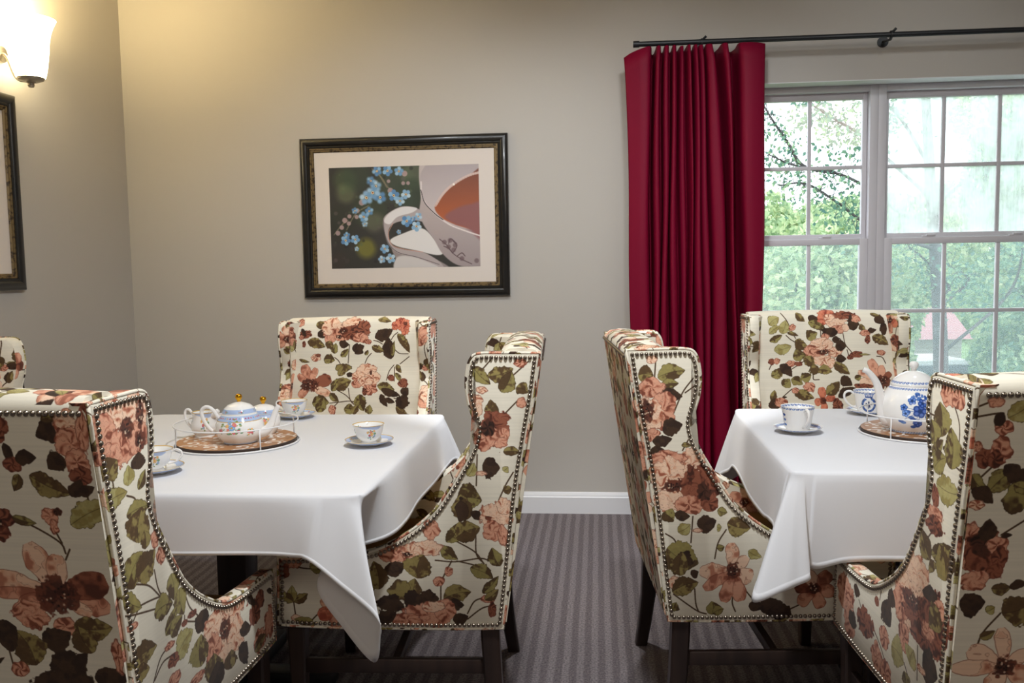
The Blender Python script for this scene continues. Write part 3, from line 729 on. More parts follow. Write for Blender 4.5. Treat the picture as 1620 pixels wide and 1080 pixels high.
# ------------------------------------------------------------------ windows
def glass_material(name, fog=0, screen=False):
    m = bpy.data.materials.new(name)
    m.use_nodes = True
    nt = m.node_tree
    N, Lk = nt.nodes, nt.links
    out = N['Material Output']
    N.remove(N['Principled BSDF'])
    tr = N.new('ShaderNodeBsdfTransparent')
    mx = N.new('ShaderNodeMixShader')
    Lk.new(tr.outputs[0], mx.inputs[1])
    Lk.new(mx.outputs[0], out.inputs['Surface'])
    if not fog and not screen:
        gl = N.new('ShaderNodeBsdfGlossy')
        gl.inputs['Roughness'].default_value = .02
        mx.inputs[0].default_value = .05
        Lk.new(gl.outputs[0], mx.inputs[2])
        return m
    tl = N.new('ShaderNodeBsdfTranslucent')
    tl.inputs['Color'].default_value = (.74, .78, .77, 1) if fog else (.70, .82, .88, 1)
    Lk.new(tl.outputs[0], mx.inputs[2])
    g = N.new('ShaderNodeTexCoord')
    if fog:
        mp = N.new('ShaderNodeMapping')
        mp.inputs['Scale'].default_value = (60, 60, 5)
        n = N.new('ShaderNodeTexNoise')
        n.inputs['Scale'].default_value = 1
        n.inputs['Detail'].default_value = 5
        n.inputs['Roughness'].default_value = .65
        Lk.new(g.outputs['Object'], mp.inputs['Vector'])
        Lk.new(mp.outputs['Vector'], n.inputs['Vector'])
        n2 = N.new('ShaderNodeTexNoise')
        n2.inputs['Scale'].default_value = 7
        n2.inputs['Detail'].default_value = 3
        Lk.new(g.outputs['Object'], n2.inputs['Vector'])
        a = N.new('ShaderNodeMath')
        a.operation = 'MULTIPLY_ADD'
        a.inputs[1].default_value = .55
        Lk.new(n.outputs['Fac'], a.inputs[0])
        Lk.new(n2.outputs['Fac'], a.inputs[2])
        r = N.new('ShaderNodeMapRange')
        r.inputs['From Min'].default_value = .62
        r.inputs['From Max'].default_value = .95
        r.inputs['To Min'].default_value = .30
        r.inputs['To Max'].default_value = .80
        Lk.new(a.outputs[0], r.inputs['Value'])
        Lk.new(r.outputs[0], mx.inputs[0])
    else:
        w = N.new('ShaderNodeTexWave')
        w.bands_direction = 'Z'
        w.inputs['Scale'].default_value = 2 * PI / .006 / 20
        w.inputs['Distortion'].default_value = .6
        Lk.new(g.outputs['Object'], w.inputs['Vector'])
        r = N.new('ShaderNodeMapRange')
        r.inputs['To Min'].default_value = .16
        r.inputs['To Max'].default_value = .34
        Lk.new(w.outputs['Fac'], r.inputs['Value'])
        Lk.new(r.outputs[0], mx.inputs[0])
    return m


M_GLASS = glass_material('clear_glass')
M_FOG = glass_material('fogged_glass', fog=1)
M_SCREEN = glass_material('insect_screen', screen=True)


def frame_bm(x0, x1, z0, z1, y0, y1, l, r, b, t, bev=.003):
    bm = nb()
    add_box(bm, (x0, y0, z0), (x0 + l, y1, z1), bev)
    add_box(bm, (x1 - r, y0, z0), (x1, y1, z1), bev)
    add_box(bm, (x0 + l - .001, y0, z0), (x1 - r + .001, y1, z0 + b), bev)
    add_box(bm, (x0 + l - .001, y0, z1 - t), (x1 - r + .001, y1, z1), bev)
    return bm


def window(name, x0, x1, fogged):
    YF = D + .115
    root = struct(name, frame_bm(x0, x1, .604, 2.163, YF, YF + .075, .040, .040, .05, .030), M_VINYL)
    a, b = x0 + .040, x1 - .040
    w3 = lambda k, g0, g1: g0 + (g1 - g0) * k / 3

    def sash(part, z0, z1, ya, yb, side, bot, top):
        s = struct(part, frame_bm(a, b, z0, z1, ya, yb, side, side, bot, top), M_VINYL, root)
        g0, g1, h0, h1 = a + side, b - side, z0 + bot, z1 - top
        ym = (ya + yb) / 2
        for k in (1, 2):
            struct('muntin', box((w3(k, g0, g1) - .0095, ym - .009, h0 - .002), (w3(k, g0, g1) + .0095, ym + .009, h1 + .002), .003), M_VINYL, s)
        zm = (h0 + h1) / 2
        struct('muntin', box((g0 - .002, ym - .0085, zm - .0095), (g1 + .002, ym + .0085, zm + .0095), .003), M_VINYL, s)
        up = part == 'upper_sash'
        struct('glass_pane', box((g0 - .004, ym - .002, h0 - .004), (g1 + .004, ym + .002, h1 + .004)), M_FOG if (up and fogged) else M_GLASS, s, 0)
        if not up:
            for lx in (.255, .745):
                X = a + (b - a) * lx
                lk = nb()
                add_box(lk, (X - .030, ya + .004, z1), (X + .030, ya + .028, z1 + .008), .003)
                add_box(lk, (X - .012, ya + .0, z1 + .006), (X + .034, ya + .014, z1 + .016), .003)
                struct('sash_lock', lk, M_VINYL, s)
        return s

    sash('upper_sash', 1.400, 2.134, YF + .040, YF + .070, .024, .026, .034)
    sash('lower_sash', .652, 1.402, YF + .004, YF + .036, .040, .040, .032)
    sc = nb()
    vs = [sc.verts.new(p) for p in ((a, YF + .073, .66), (b, YF + .073, .66), (b, YF + .073, 1.40), (a, YF + .073, 1.40))]
    sc.faces.new(vs)
    struct('insect_screen', sc, M_SCREEN, root, 0)


window('window_1', OX0 + .004, 1.399, False)
window('window_2', 1.399, OX1 - .004, True)

# ------------------------------------------------------------------ curtain and rod
def curtain():
    px = lambda x: (x - 990) / 223
    # (top x, depth, bottom x): ridges at depth 0, valleys behind
    def P(t, d, b): return (.130 + (t - 987) / 226 * .670, d * 1.65, .168 + (b - 1003) / 204 * .628)
    F = [P(987, .012, 1003), P(1000, .004, 1010), P(1018, -.004, 1019), P(1031, .006, 1026), P(1034, .075, 1029), P(1037, .075, 1031), P(1040, .004, 1033),
         P(1046, .0, 1042), P(1049, .055, 1044), P(1051, .055, 1046), P(1053, .002, 1048), P(1059, .002, 1057), P(1062, .055, 1059), P(1064, .055, 1061),
         P(1066, .0, 1063), P(1071, .004, 1073), P(1073, .05, 1075), P(1075, .045, 1077), P(1078, .015, 1079), P(1083, .012, 1087), P(1085, .05, 1090), P(1087, .03, 1094),
         P(1090, .0, 1098), P(1094, .002, 1101), P(1097, .06, 1103), P(1099, .01, 1105), P(1104, .0, 1115), P(1106, .035, 1117), P(1108, .012, 1119), P(1114, .010, 1128),
         P(1116, .06, 1131), P(1118, .012, 1135), P(1122, .0, 1145), P(1128, .002, 1158), P(1131, .035, 1164), P(1135, .085, 1166), P(1140, .045, 1168), P(1145, .0, 1169),
         P(1153, .002, 1171), P(1157, .06, 1174), P(1162, .09, 1177), P(1167, .06, 1180), P(1171, .004, 1183), P(1185, -.006, 1190), P(1202, .002, 1200), P(1213, .014, 1207)]
    rows = 34
    bm = nb()
    top = catmull([(a, d, 0) for a, d, b in F], 4)
    bot = catmull([(b, d, 0) for a, d, b in F], 4)
    n = len(top)
    grid = []
    for j in range(rows + 1):
        t = j / rows
        row = []
        for i in range(n):
            s = t ** .55
            x = top[i].x * (1 - s) + bot[i].x * s
            dep = min(.140, top[i].y * (1 - .2 * t))
            wob = .006 * math.sin(3.1 * t * PI + i * .13) * math.sin(PI * t)
            u = i / (n - 1)
            zt = 2.330
            if u < .06:
                zt -= .045 * (1 - u / .06) ** 1.3
            if u > .93:
                zt -= .004 * (u - .93) / .07
            if dep > .03:
                zt -= .010 * min(1, (dep - .03) / .05)
            z = zt * (1 - t) + .012 * t
            row.append(bm.verts.new((x + wob, 4.392 + dep + wob * .7, z)))
        grid.append(row)
    for j in range(rows):
        for i in range(n - 1):
            bm.faces.new((grid[j][i], grid[j + 1][i], grid[j + 1][i + 1], grid[j][i + 1]))
    m = mat('crimson_satin', (120, 0, 40), .6, spec=.2, sheen=0, bump=(400, .06, .001))
    o = finish('curtain', bm, m, None, 180)
    sol = o.modifiers.new('thick', 'SOLIDIFY')
    sol.thickness = .0015
    tag(o, 'crimson pleated curtain hanging full length at the left of the window', 'curtain')
    return o


curtain()
rod = thing('curtain_rod', 'long black metal curtain rod above the window', 'curtain rod', (1.1, 4.42, 2.345))
finish('pole', tube([(.182 - 1.1, 0, .003), (2.75 - 1.1, 0, -.004)], .0125, 14), M_BLACK, rod)
finish('end_cap', tube([(.176 - 1.1, 0, .003), (.205 - 1.1, 0, .003)], .0155, 14), M_BLACK, rod)
for bx in (.502, 1.378):
    b = nb()
    add_tube(b, [(bx - 1.1, 0, -.018), (bx - 1.1, .012, -.020), (bx - 1.1, .124, -.004)], .006, 8)
    add_tube(b, [(bx - 1.1 - .004, .0, -.0), (bx - 1.1 + .004, .0, 0)], .019, 16)
    add_tube(b, [(bx - 1.1 + .004, -.006, .010), (bx - 1.1 + .020, -.010, .026)], .006, 8)
    add_tube(b, [(bx - 1.1, .118, -.004), (bx - 1.1, .125, -.004)], .026, 16)
    finish('bracket', b, M_BLACK, rod)

# ------------------------------------------------------------------ pictures
def art_material():
    """print of a tea cup among small blue flowers; x 0..1153-230, y up, in units of the print (metres)"""
    Wd, Hd = .785, .522
    cv = Canvas(0, 0, Wd, Hd, 900, (52, 50, 46), 77)
    X = lambda x: (x - 230) / 923 * Wd
    Y = lambda y: (866 - y) / 638 * Hd
    PT = lambda *v: [(X(v[i]), Y(v[i + 1])) for i in range(0, len(v), 2)]
    rng = random.Random(9)
    for (x, y, r, c, a) in ((330, 310, 70, (70, 84, 58), .7), (335, 390, 60, (120, 130, 90), .5), (480, 500, 110, (62, 74, 52), .6), (640, 330, 120, (66, 78, 60), .7), (760, 290, 80, (110, 124, 92), .5), (740, 400, 90, (52, 66, 48), .7), (450, 740, 60, (128, 124, 50), .8), (510, 580, 60, (120, 118, 96), .5), (300, 560, 90, (46, 50, 40), .6), (400, 290, 90, (58, 74, 56), .5), (270, 820, 60, (60, 50, 46), .6), (700, 440, 60, (60, 72, 60), .6), (560, 690, 60, (60, 56, 54), .5)):
        cv.dot(X(x), Y(y), r / 923 * Wd, c, a, soft=30)
    for _ in range(60):
        x, y = rng.uniform(240, 760), rng.uniform(240, 850)
        cv.dot(X(x), Y(y), rng.uniform(4, 14) / 923 * Wd, rng.choice([(88, 100, 74), (30, 30, 30), (104, 92, 90), (70, 62, 60)]), .5, soft=6)
    # saucer, cup, tea, handle
    cv.poly(PT(610, 740, 700, 760, 840, 800, 960, 866, 940, 900, 660, 900, 640, 830), (150, 138, 136), soft=6)
    cv.poly(PT(640, 800, 760, 800, 880, 850, 900, 900, 640, 900), (206, 200, 198), soft=8)
    cv.poly(PT(600, 690, 680, 650, 800, 620, 880, 700, 925, 775, 880, 790, 760, 760, 640, 730), (226, 222, 220), soft=5)
    cv.poly(PT(800, 200, 860, 180, 1200, 180, 1200, 900, 1110, 880, 1000, 850, 920, 780, 870, 690, 810, 600, 785, 520, 795, 430, 788, 300), (160, 146, 146), soft=5, c2=(196, 184, 182))
    cv.poly(PT(795, 320, 815, 250, 880, 215, 1200, 200, 1200, 620, 1080, 630, 960, 590, 880, 530, 820, 440), (212, 202, 202), soft=5, c2=(176, 164, 166))
    cv.poly(PT(880, 490, 930, 420, 1000, 350, 1090, 300, 1200, 270, 1200, 700, 1110, 640, 1000, 600, 920, 555), (206, 104, 52), soft=6, c2=(116, 66, 50))
    cv.poly(PT(940, 550, 1010, 500, 1100, 475, 1200, 470, 1200, 720, 1080, 630, 1000, 598), (138, 90, 94), .85, soft=14)
    cv.line(PT(885, 480, 935, 405, 1000, 348, 1090, 298, 1180, 275), .006, (214, 190, 182), .8, 4)
    cv.line(PT(800, 330, 805, 420, 860, 510, 960, 595, 1060, 640, 1170, 680), .0035, (226, 216, 214), 1, 3)
    cv.line(PT(797, 380, 820, 460, 880, 530, 930, 570), .002, (40, 34, 36), .9, 2)
    cv.poly(PT(560, 560, 600, 515, 680, 480, 760, 490, 820, 530, 830, 580, 760, 570, 690, 570, 620, 590, 590, 640, 610, 720, 680, 750, 800, 770, 900, 830, 930, 880, 870, 850, 760, 805, 650, 775, 590, 720, 565, 640), (178, 166, 166), soft=4)
    cv.poly(PT(565, 570, 600, 520, 680, 484, 770, 492, 740, 520, 650, 545, 600, 590), (226, 222, 222), soft=4)
    cv.line(PT(620, 585, 590, 650, 610, 720, 680, 748, 800, 770), .002, (206, 150, 128), .7, 2)
    cv.line(PT(560, 560, 566, 640, 592, 715, 650, 770, 760, 800, 900, 850), .0012, (60, 50, 50), .8, 2)
    for v in ((905, 690, 950, 730, 985, 780, 1040, 820, 1100, 850), (985, 780, 960, 750, 930, 735), (985, 780, 1010, 735, 985, 700), (1010, 800, 1040, 780, 1060, 800), (960, 720, 975, 690, 1010, 720)):
        cv.line(PT(*v), .0022, (92, 72, 76), .8, 3)
    for (x, y) in ((935, 710), (960, 740), (990, 760), (1000, 730), (970, 700), (1040, 815), (1130, 830)):
        cv.dot(X(x), Y(y), .012, (104, 82, 86), .7, soft=5)
    cv.dot(X(1000), Y(350), .006, (250, 244, 238), .9, soft=3)
    # stems and forget-me-nots
    for v in ((500, 240, 560, 300, 590, 360), (330, 620, 390, 520, 470, 470), (540, 270, 580, 340, 640, 400), (250, 650, 300, 590, 340, 560)):
        cv.line(PT(*v), .003, (128, 120, 96), .7, 3)
    for (x, y) in ((300, 605), (320, 560), (350, 535), (345, 580), (275, 640), (395, 540), (400, 500), (430, 450), (600, 320), (690, 335), (700, 275), (720, 335), (545, 810), (610, 380)):
        cv.dot(X(x), Y(y), rng.uniform(11, 19) / 923 * Wd, (176, 150, 150), .9, soft=4)

    def fmn(x, y, r, soft=1.5, c=(112, 168, 214), c2=(70, 122, 178)):
        a0 = rng.uniform(0, 6.28)
        for k in range(5):
            a = a0 + k * 6.283 / 5
            cv.dot(X(x) + r * .95 * math.cos(a) / 923 * Wd, Y(y) + r * .95 * math.sin(a) / 923 * Wd, r * .62 / 923 * Wd, c if k % 2 else c2, 1, soft=soft)
        cv.dot(X(x), Y(y), r * .34 / 923 * Wd, (236, 216, 170), 1)
        cv.dot(X(x), Y(y), r * .18 / 923 * Wd, (150, 70, 30), 1)

    for (x, y, r, s) in ((460, 420, 36, 7), (520, 350, 30, 8), (545, 420, 32, 7), (500, 390, 34, 8), (490, 315, 20, 8), (530, 255, 26, 5), (595, 255, 24, 2), (665, 260, 22, 4), (630, 410, 30, 2), (705, 405, 26, 3), (668, 445, 22, 3), (385, 500, 15, 4), (440, 540, 24, 4), (475, 505, 20, 5), (445, 585, 14, 5),
                         (322, 687, 27, 1.5), (330, 655, 16, 3), (382, 682, 22, 1.5), (390, 742, 11, 3), (565, 745, 22, 2), (600, 806, 26, 1.5), (545, 812, 18, 3), (706, 573, 30, 1.5), (765, 607, 24, 1.5), (778, 545, 18, 3), (655, 640, 11, 3), (745, 560, 12, 3)):
        fmn(x, y, r * (.76 if r > 25 else .86), max(2, s * 1.4), *rng.choice([((158, 192, 218), (112, 156, 196)), ((138, 180, 212), (92, 136, 182)), ((182, 206, 222), (134, 172, 204))]))
    return image_material('tea_cup_print', cv.image('tea_cup_print'), .55)


def image_material(name, im, rough=.3, coat=0, spec=.5):
    m = bpy.data.materials.new(name)
    m.use_nodes = True
    nt = m.node_tree
    b = nt.nodes['Principled BSDF']
    b.inputs['Roughness'].default_value = rough
    b.inputs['Coat Weight'].default_value = coat
    b.inputs['Specular IOR Level'].default_value = spec
    t = nt.nodes.new('ShaderNodeTexImage')
    t.image = im
    nt.links.new(t.outputs['Color'], b.inputs['Base Color'])
    return m


def moulding(x0, x1, z0, z1, prof):
    """mitred frame in the local xz plane, front towards -y; prof = (inset, -y)"""
    bm = nb()
    cs = [[bm.verts.new((x, -d, z)) for x, z in ((x0 + i, z0 + i), (x1 - i, z0 + i), (x1 - i, z1 - i), (x0 + i, z1 - i))] for i, d in prof]
    for a, b in zip(cs[:-1], cs[1:]):
        for k in range(4):
            bm.faces.new((a[k], a[(k + 1) % 4], b[(k + 1) % 4], b[k]))
    return bm


def picture(label, loc, rotz, w, h, art):
    t = thing('framed_picture', label, 'picture', loc, rotz)
    x0, x1, z0, z1 = -w / 2, w / 2, 0, h
    finish('frame', moulding(x0, x1, z0, z1, [(0, 0), (0, .018), (.004, .024), (.016, .030), (.028, .030), (.036, .025), (.040, .021), (.044, .023), (.050, .021), (.052, .014)]), M_FRAMEBLACK, t, 35)
    finish('gilt_slip', moulding(x0, x1, z0, z1, [(.051, .015), (.052, .018), (.058, .018), (.060, .014), (.066, .014), (.070, .009), (.072, .007)]), M_FRAMEGOLD, t, 35)
    finish('mat_board', box((x0 + .06, -.006, z0 + .06), (x1 - .06, -.002, z1 - .06)), M_MAT, t, 0)
    finish('backing', box((x0 + .004, -.002, z0 + .004), (x1 - .004, -.0005, z1 - .004)), M_FRAMEBLACK, t, 0)
    return t


# frame hangs on the far wall
PW, PH = 1.084, .822
p = picture('black framed print of a tea cup with blue flowers on the far wall', (-.995, D, 1.142), 0, PW, PH, True)
ab = nb()
ax0, ax1, az0, az1 = -1.389 + .995, -.605 + .995, 1.293 - 1.142, 1.8135 - 1.142
vs = [ab.verts.new(q) for q in ((ax0, -.0066, az0), (ax1, -.0066, az0), (ax1, -.0066, az1), (ax0, -.0066, az1))]
ab.faces.new(vs)
finish('print', ab, art_material(), p, 0, lambda c, n: ((c.x - ax0) / (ax1 - ax0), (c.z - az0) / (az1 - az0)))
# its twin on the left wall, of which only the right end is in view
p2 = picture('black framed picture on the left wall under the sconce', (XL, 3.628 - PW / 2, 1.222), PI / 2, PW, .826, False)
gm = mat('pale_print', (176, 178, 180), .6)
finish('print', box((-.40, -.0066, .15), (.40, -.0061, .675)), gm, p2, 0)

# ------------------------------------------------------------------ wall sconce
sc = thing('wall_sconce', 'lit wall sconce with a frosted glass bell shade on the left wall', 'wall lamp', (XL, 3.575, 2.08))
m_sh = bpy.data.materials.new('lit_frosted_glass')
m_sh.use_nodes = True
b_ = m_sh.node_tree.nodes['Principled BSDF']
b_.inputs['Base Color'].default_value = (.95, .9, .8, 1)
b_.inputs['Roughness'].default_value = .4
b_.inputs['Emission Color'].default_value = (1, .84, .52, 1)
b_.inputs['Emission Strength'].default_value = 14.0
AXx = .133
bell = [(.048, .026), (.056, .030), (.062, .05), (.068, .085), (.074, .13), (.078, .175), (.084, .21), (.094, .24), (.106, .265), (.108, .268), (.103, .267), (.091, .24), (.081, .21), (.075, .175), (.071, .13), (.065, .085), (.058, .05), (.048, .032)]
finish('glass_shade', lathe(bell, 40, (AXx, 0, 0)), m_sh, sc, 60)
m_ni = mat('brushed_nickel', (176, 168, 152), .3, 1)
finish('socket_cup', lathe([(.001, .012), (.03, .012), (.050, .020), (.054, .030), (.046, .034), (.001, .034)], 32, (AXx, 0, 0)), m_ni, sc)
finish('finial', lathe([(.001, -.012), (.010, -.010), (.014, -.002), (.012, .006), (.020, .010), (.022, .016), (.001, .018)], 24, (AXx, 0, 0)), m_ni, sc)
finish('arm', tube(catmull([(.004, 0, .13), (.03, 0, .12), (.07, 0, .03), (AXx, 0, .014)], 6), .006, 10), m_ni, sc)
finish('wall_plate', tube([(.0, 0, .13), (.014, 0, .13)], .034, 28), m_ni, sc)
light('sconce_bulb', 'POINT', (XL + AXx, 3.575, 2.08 + .262), 34, (1, .78, .38), .045)

# ------------------------------------------------------------------ wing chairs
HW = .325                                                # half width over the side panels
# nail line of a side panel, local (y, z); the chair faces -y
_rear = [(.236, .348), (.250, .457), (.266, .598), (.285, .738), (.304, .848), (.323, .949), (.339, 1.053)]
_wing = [(.339, 1.054), (.26, 1.055), (.200, 1.055), (.183, 1.046), (.175, 1.02), (.172, .985), (.176, .945), (.187, .907), (.195, .872), (.188, .833), (.170, .79), (.144, .745), (.114, .696), (.080, .648), (.036, .607), (-.011, .574), (-.060, .547), (-.108, .530), (-.18, .522), (-.339, .518)]
_front = [(-.339, .518), (-.341, .44), (-.345, .355)]
_bot = [(-.345, .355), (-.2, .349), (.085, .346), (.236, .348)]


def _c2(pts, n=5):
    return [(p.x, p.y) for p in catmull([(a, b, 0) for a, b in pts], n)]


NAILPATH = _c2(_wing, 6)[:-1] + _c2(_front, 3)[:-1] + _c2(_bot, 4)[:-1] + _c2(_rear, 4)[:-1]


def offset(path, d):
    n = len(path)
    out = []
    for i in range(n):
        (ax, ay), (bx, by), (cx, cy) = path[i - 1], path[i], path[(i + 1) % n]
        e1, e2 = Vector((bx - ax, by - ay)), Vector((cx - bx, cy - by))
        if e1.length < 1e-9: e1 = e2
        if e2.length < 1e-9: e2 = e1
        e1.normalize(); e2.normalize()
        nn = Vector((e1.y + e2.y, -e1.x - e2.x))
        nn.normalize()
        k = max(.55, nn.dot(Vector((e1.y, -e1.x))))
        out.append((bx + nn.x * d / k, by + nn.y * d / k))
    return out


def _area(p):
    return .5 * sum(p[i - 1][0] * p[i][1] - p[i][0] * p[i - 1][1] for i in range(len(p)))


_SGN = 1 if _area(NAILPATH) > 0 else -1
OUTLINE = offset(NAILPATH, .013 * _SGN)
OUT_IN = offset(NAILPATH, .006 * _SGN)


def resample(path, step, closed=True):
    P = list(path) + ([path[0]] if closed else [])
    L = [0]
    for a, b in zip(P[:-1], P[1:]):
        L.append(L[-1] + math.hypot(b[0] - a[0], b[1] - a[1]))
    n = int(round(L[-1] / step))
    out, j = [], 0
    for k in range(n if closed else n + 1):
        s = L[-1] * k / n
        while j < len(P) - 2 and L[j + 1] < s:
            j += 1
        t = (s - L[j]) / max(1e-9, L[j + 1] - L[j])
        out.append((P[j][0] + t * (P[j + 1][0] - P[j][0]), P[j][1] + t * (P[j + 1][1] - P[j][1])))
    return out


def side_panel_bm(s):
    bm = nb()
    rear = lambda z: .238 + (z - .35) / .70 * .103
    inn = lambda y, z: HW - (.046 + (min(max(0, y - .185), .085) * .45 if z > .62 and y < rear(z) - .012 else 0))
    rings = [[(s * HW, y, z) for y, z in OUT_IN], [(s * (HW - .003), y, z) for y, z in offset(NAILPATH, .011 * _SGN)], [(s * (HW - .009), y, z) for y, z in OUTLINE],
             [(s * (inn(y, z) + .012), y, z) for y, z in OUTLINE], [(s * inn(y, z), y, z) for y, z in OUT_IN]]
    V = [[bm.verts.new(p) for p in r] for r in rings]
    n = len(OUTLINE)
    for a, b in zip(V[:-1], V[1:]):
        for i in range(n):
            bm.faces.new((a[i], a[(i + 1) % n], b[(i + 1) % n], b[i]))
    f1, f2 = bm.faces.new(V[0]), bm.faces.new(V[-1])
    bmesh.ops.triangulate(bm, faces=[f1, f2])
    bmesh.ops.recalc_face_normals(bm, faces=bm.faces[:])
    return bm


def uv_ext(e, ax):
    return lambda c, n: ((c[ax] - e[0]) / (e[2] - e[0]), (c.z - e[1]) / (e[3] - e[1]))


def uv_tile(ox=0, oy=0):
    def f(c, n):
        a = max(range(3), key=lambda k: abs(n[k]))
        u, v = ((c.y, c.z), (c.x, c.z), (c.x, c.y))[a]
        return (u / TILE + ox, v / TILE + oy)
    return f


def back_bm():
    """upholstered back: raked rear panel, rounded crown, button-less square tufting in front"""
    ry = lambda z: .238 + (z - .35) / .70 * .103 + .0160     # rear surface
    bw = .306
    prof = []                                               # (y, z, tuft amount, crown amount)
    for k in range(9):
        z = .352 + (1.048 - .352) * k / 8
        prof.append((ry(z), z, 0, 0))
    prof += [(ry(1.05) - .004, 1.062, 0, .5), (ry(1.05) - .020, 1.0735, 0, 1), (ry(1.05) - .05, 1.078, 0, 1), (.272, 1.076, 0, 1), (.252, 1.066, .2, .8), (.241, 1.048, .5, .4)]
    for k in range(1, 27):
        z = 1.048 - (1.048 - .44) * k / 26
        y = .240 - (1.048 - z) / .61 * .115
        prof.append((y, z, 1, 0))
    NX = 36
    bm = nb()
    grid = []
    for i in range(NX + 1):
        x = -bw + 2 * bw * i / NX
        col = []
        for y, z, t, c in prof:
            dz = .006 * c * (1 - (x / bw) ** 2)
            dy = 0
            if t:
                sx = min(abs(x - .09), abs(x + .09))
                szm = min(abs(z - .875), abs(z - .68))
                g = math.exp(-(sx / .006) ** 2) * .8 + math.exp(-(szm / .006) ** 2)
                pil = (1 - math.exp(-(sx / .05) ** 2)) * (1 - math.exp(-(szm / .05) ** 2))
                dy = t * (.006 * min(1, g) - .008 * pil)
                dy += t * .010 * max(0, abs(x) - .24) / .05
            col.append(bm.verts.new((x * (.3185 / bw if len(col) < 9 else 1), y + dy, z + dz)))
        grid.append(col)
    m = len(prof)
    for i in range(NX):
        for j in range(m):
            bm.faces.new((grid[i][j], grid[i + 1][j], grid[i + 1][(j + 1) % m], grid[i][(j + 1) % m]))
    bm.faces.new(grid[0])
    bm.faces.new(grid[-1][::-1])
    bmesh.ops.recalc_face_normals(bm, faces=bm.faces[:])
    return bm


def leg_bm(s, front):
    bm = nb()
    if front:
        pts = [(s * .292, -.312, .372, .0235), (s * .292, -.312, .30, .0235), (s * .292, -.312, 0, .017)]
    else:
        pts = [(s * .292, .208, .40, .0245), (s * .293, .210, .30, .0245), (s * .295, .216, .18, .0235), (s * .299, .228, .08, .021), (s * .303, .240, 0, .019)]
    rings = []
    for x, y, z, h in pts:
        b = h * .22
        q = [(-h, -h + b), (-h + b, -h), (h - b, -h), (h, -h + b), (h, h - b), (h - b, h), (-h + b, h), (-h, h - b)]
        rings.append([bm.verts.new((x + a, y + c, z)) for a, c in q])
    for a, b in zip(rings[:-1], rings[1:]):
        for k in range(8):
            bm.faces.new((a[k], a[(k + 1) % 8], b[(k + 1) % 8], b[k]))
    bm.faces.new(rings[0])
    bm.faces.new(rings[-1][::-1])
    bmesh.ops.recalc_face_normals(bm, faces=bm.faces[:])
    return bm


def nail_into(bm, p, nrm, r=.0057):
    nrm = Vector(nrm).normalized()
    t = nrm.orthogonal().normalized()
    b = nrm.cross(t)
    p = Vector(p)
    rows = []
    for rr, h in ((1, -.0005), (.9, .0022), (.62, .0040), (.3, .0048)):
        rows.append([bm.verts.new(p + nrm * h + r * rr * (math.cos(k * PI / 4) * t + math.sin(k * PI / 4) * b)) for k in range(8)])
    for a, c in zip(rows[:-1], rows[1:]):
        for k in range(8):
            bm.faces.new((a[k], a[(k + 1) % 8], c[(k + 1) % 8], c[k]))
    bm.faces.new(rows[-1])


NAIL_STEP = .0124


def nail_spots(s):
    return [((s * HW, y, z), (s, 0, 0)) for y, z in resample(NAILPATH, NAIL_STEP)]


def rear_spots():
    y = .238 + (1.049 - .35) / .70 * .103 + .0160
    return [((x, y, 1.049), (0, 1, 0)) for x in np.arange(-.305, .3051, NAIL_STEP)]


_nm = nb()
nail_into(_nm, (0, 0, 0), (0, 0, 1))
NAIL_ME = bpy.data.meshes.new('nailhead')
_nm.to_mesh(NAIL_ME)
_nm.free()
NAIL_ME.polygons.foreach_set('use_smooth', [True] * len(NAIL_ME.polygons))
NAIL_ME.materials.append(M_NAIL)


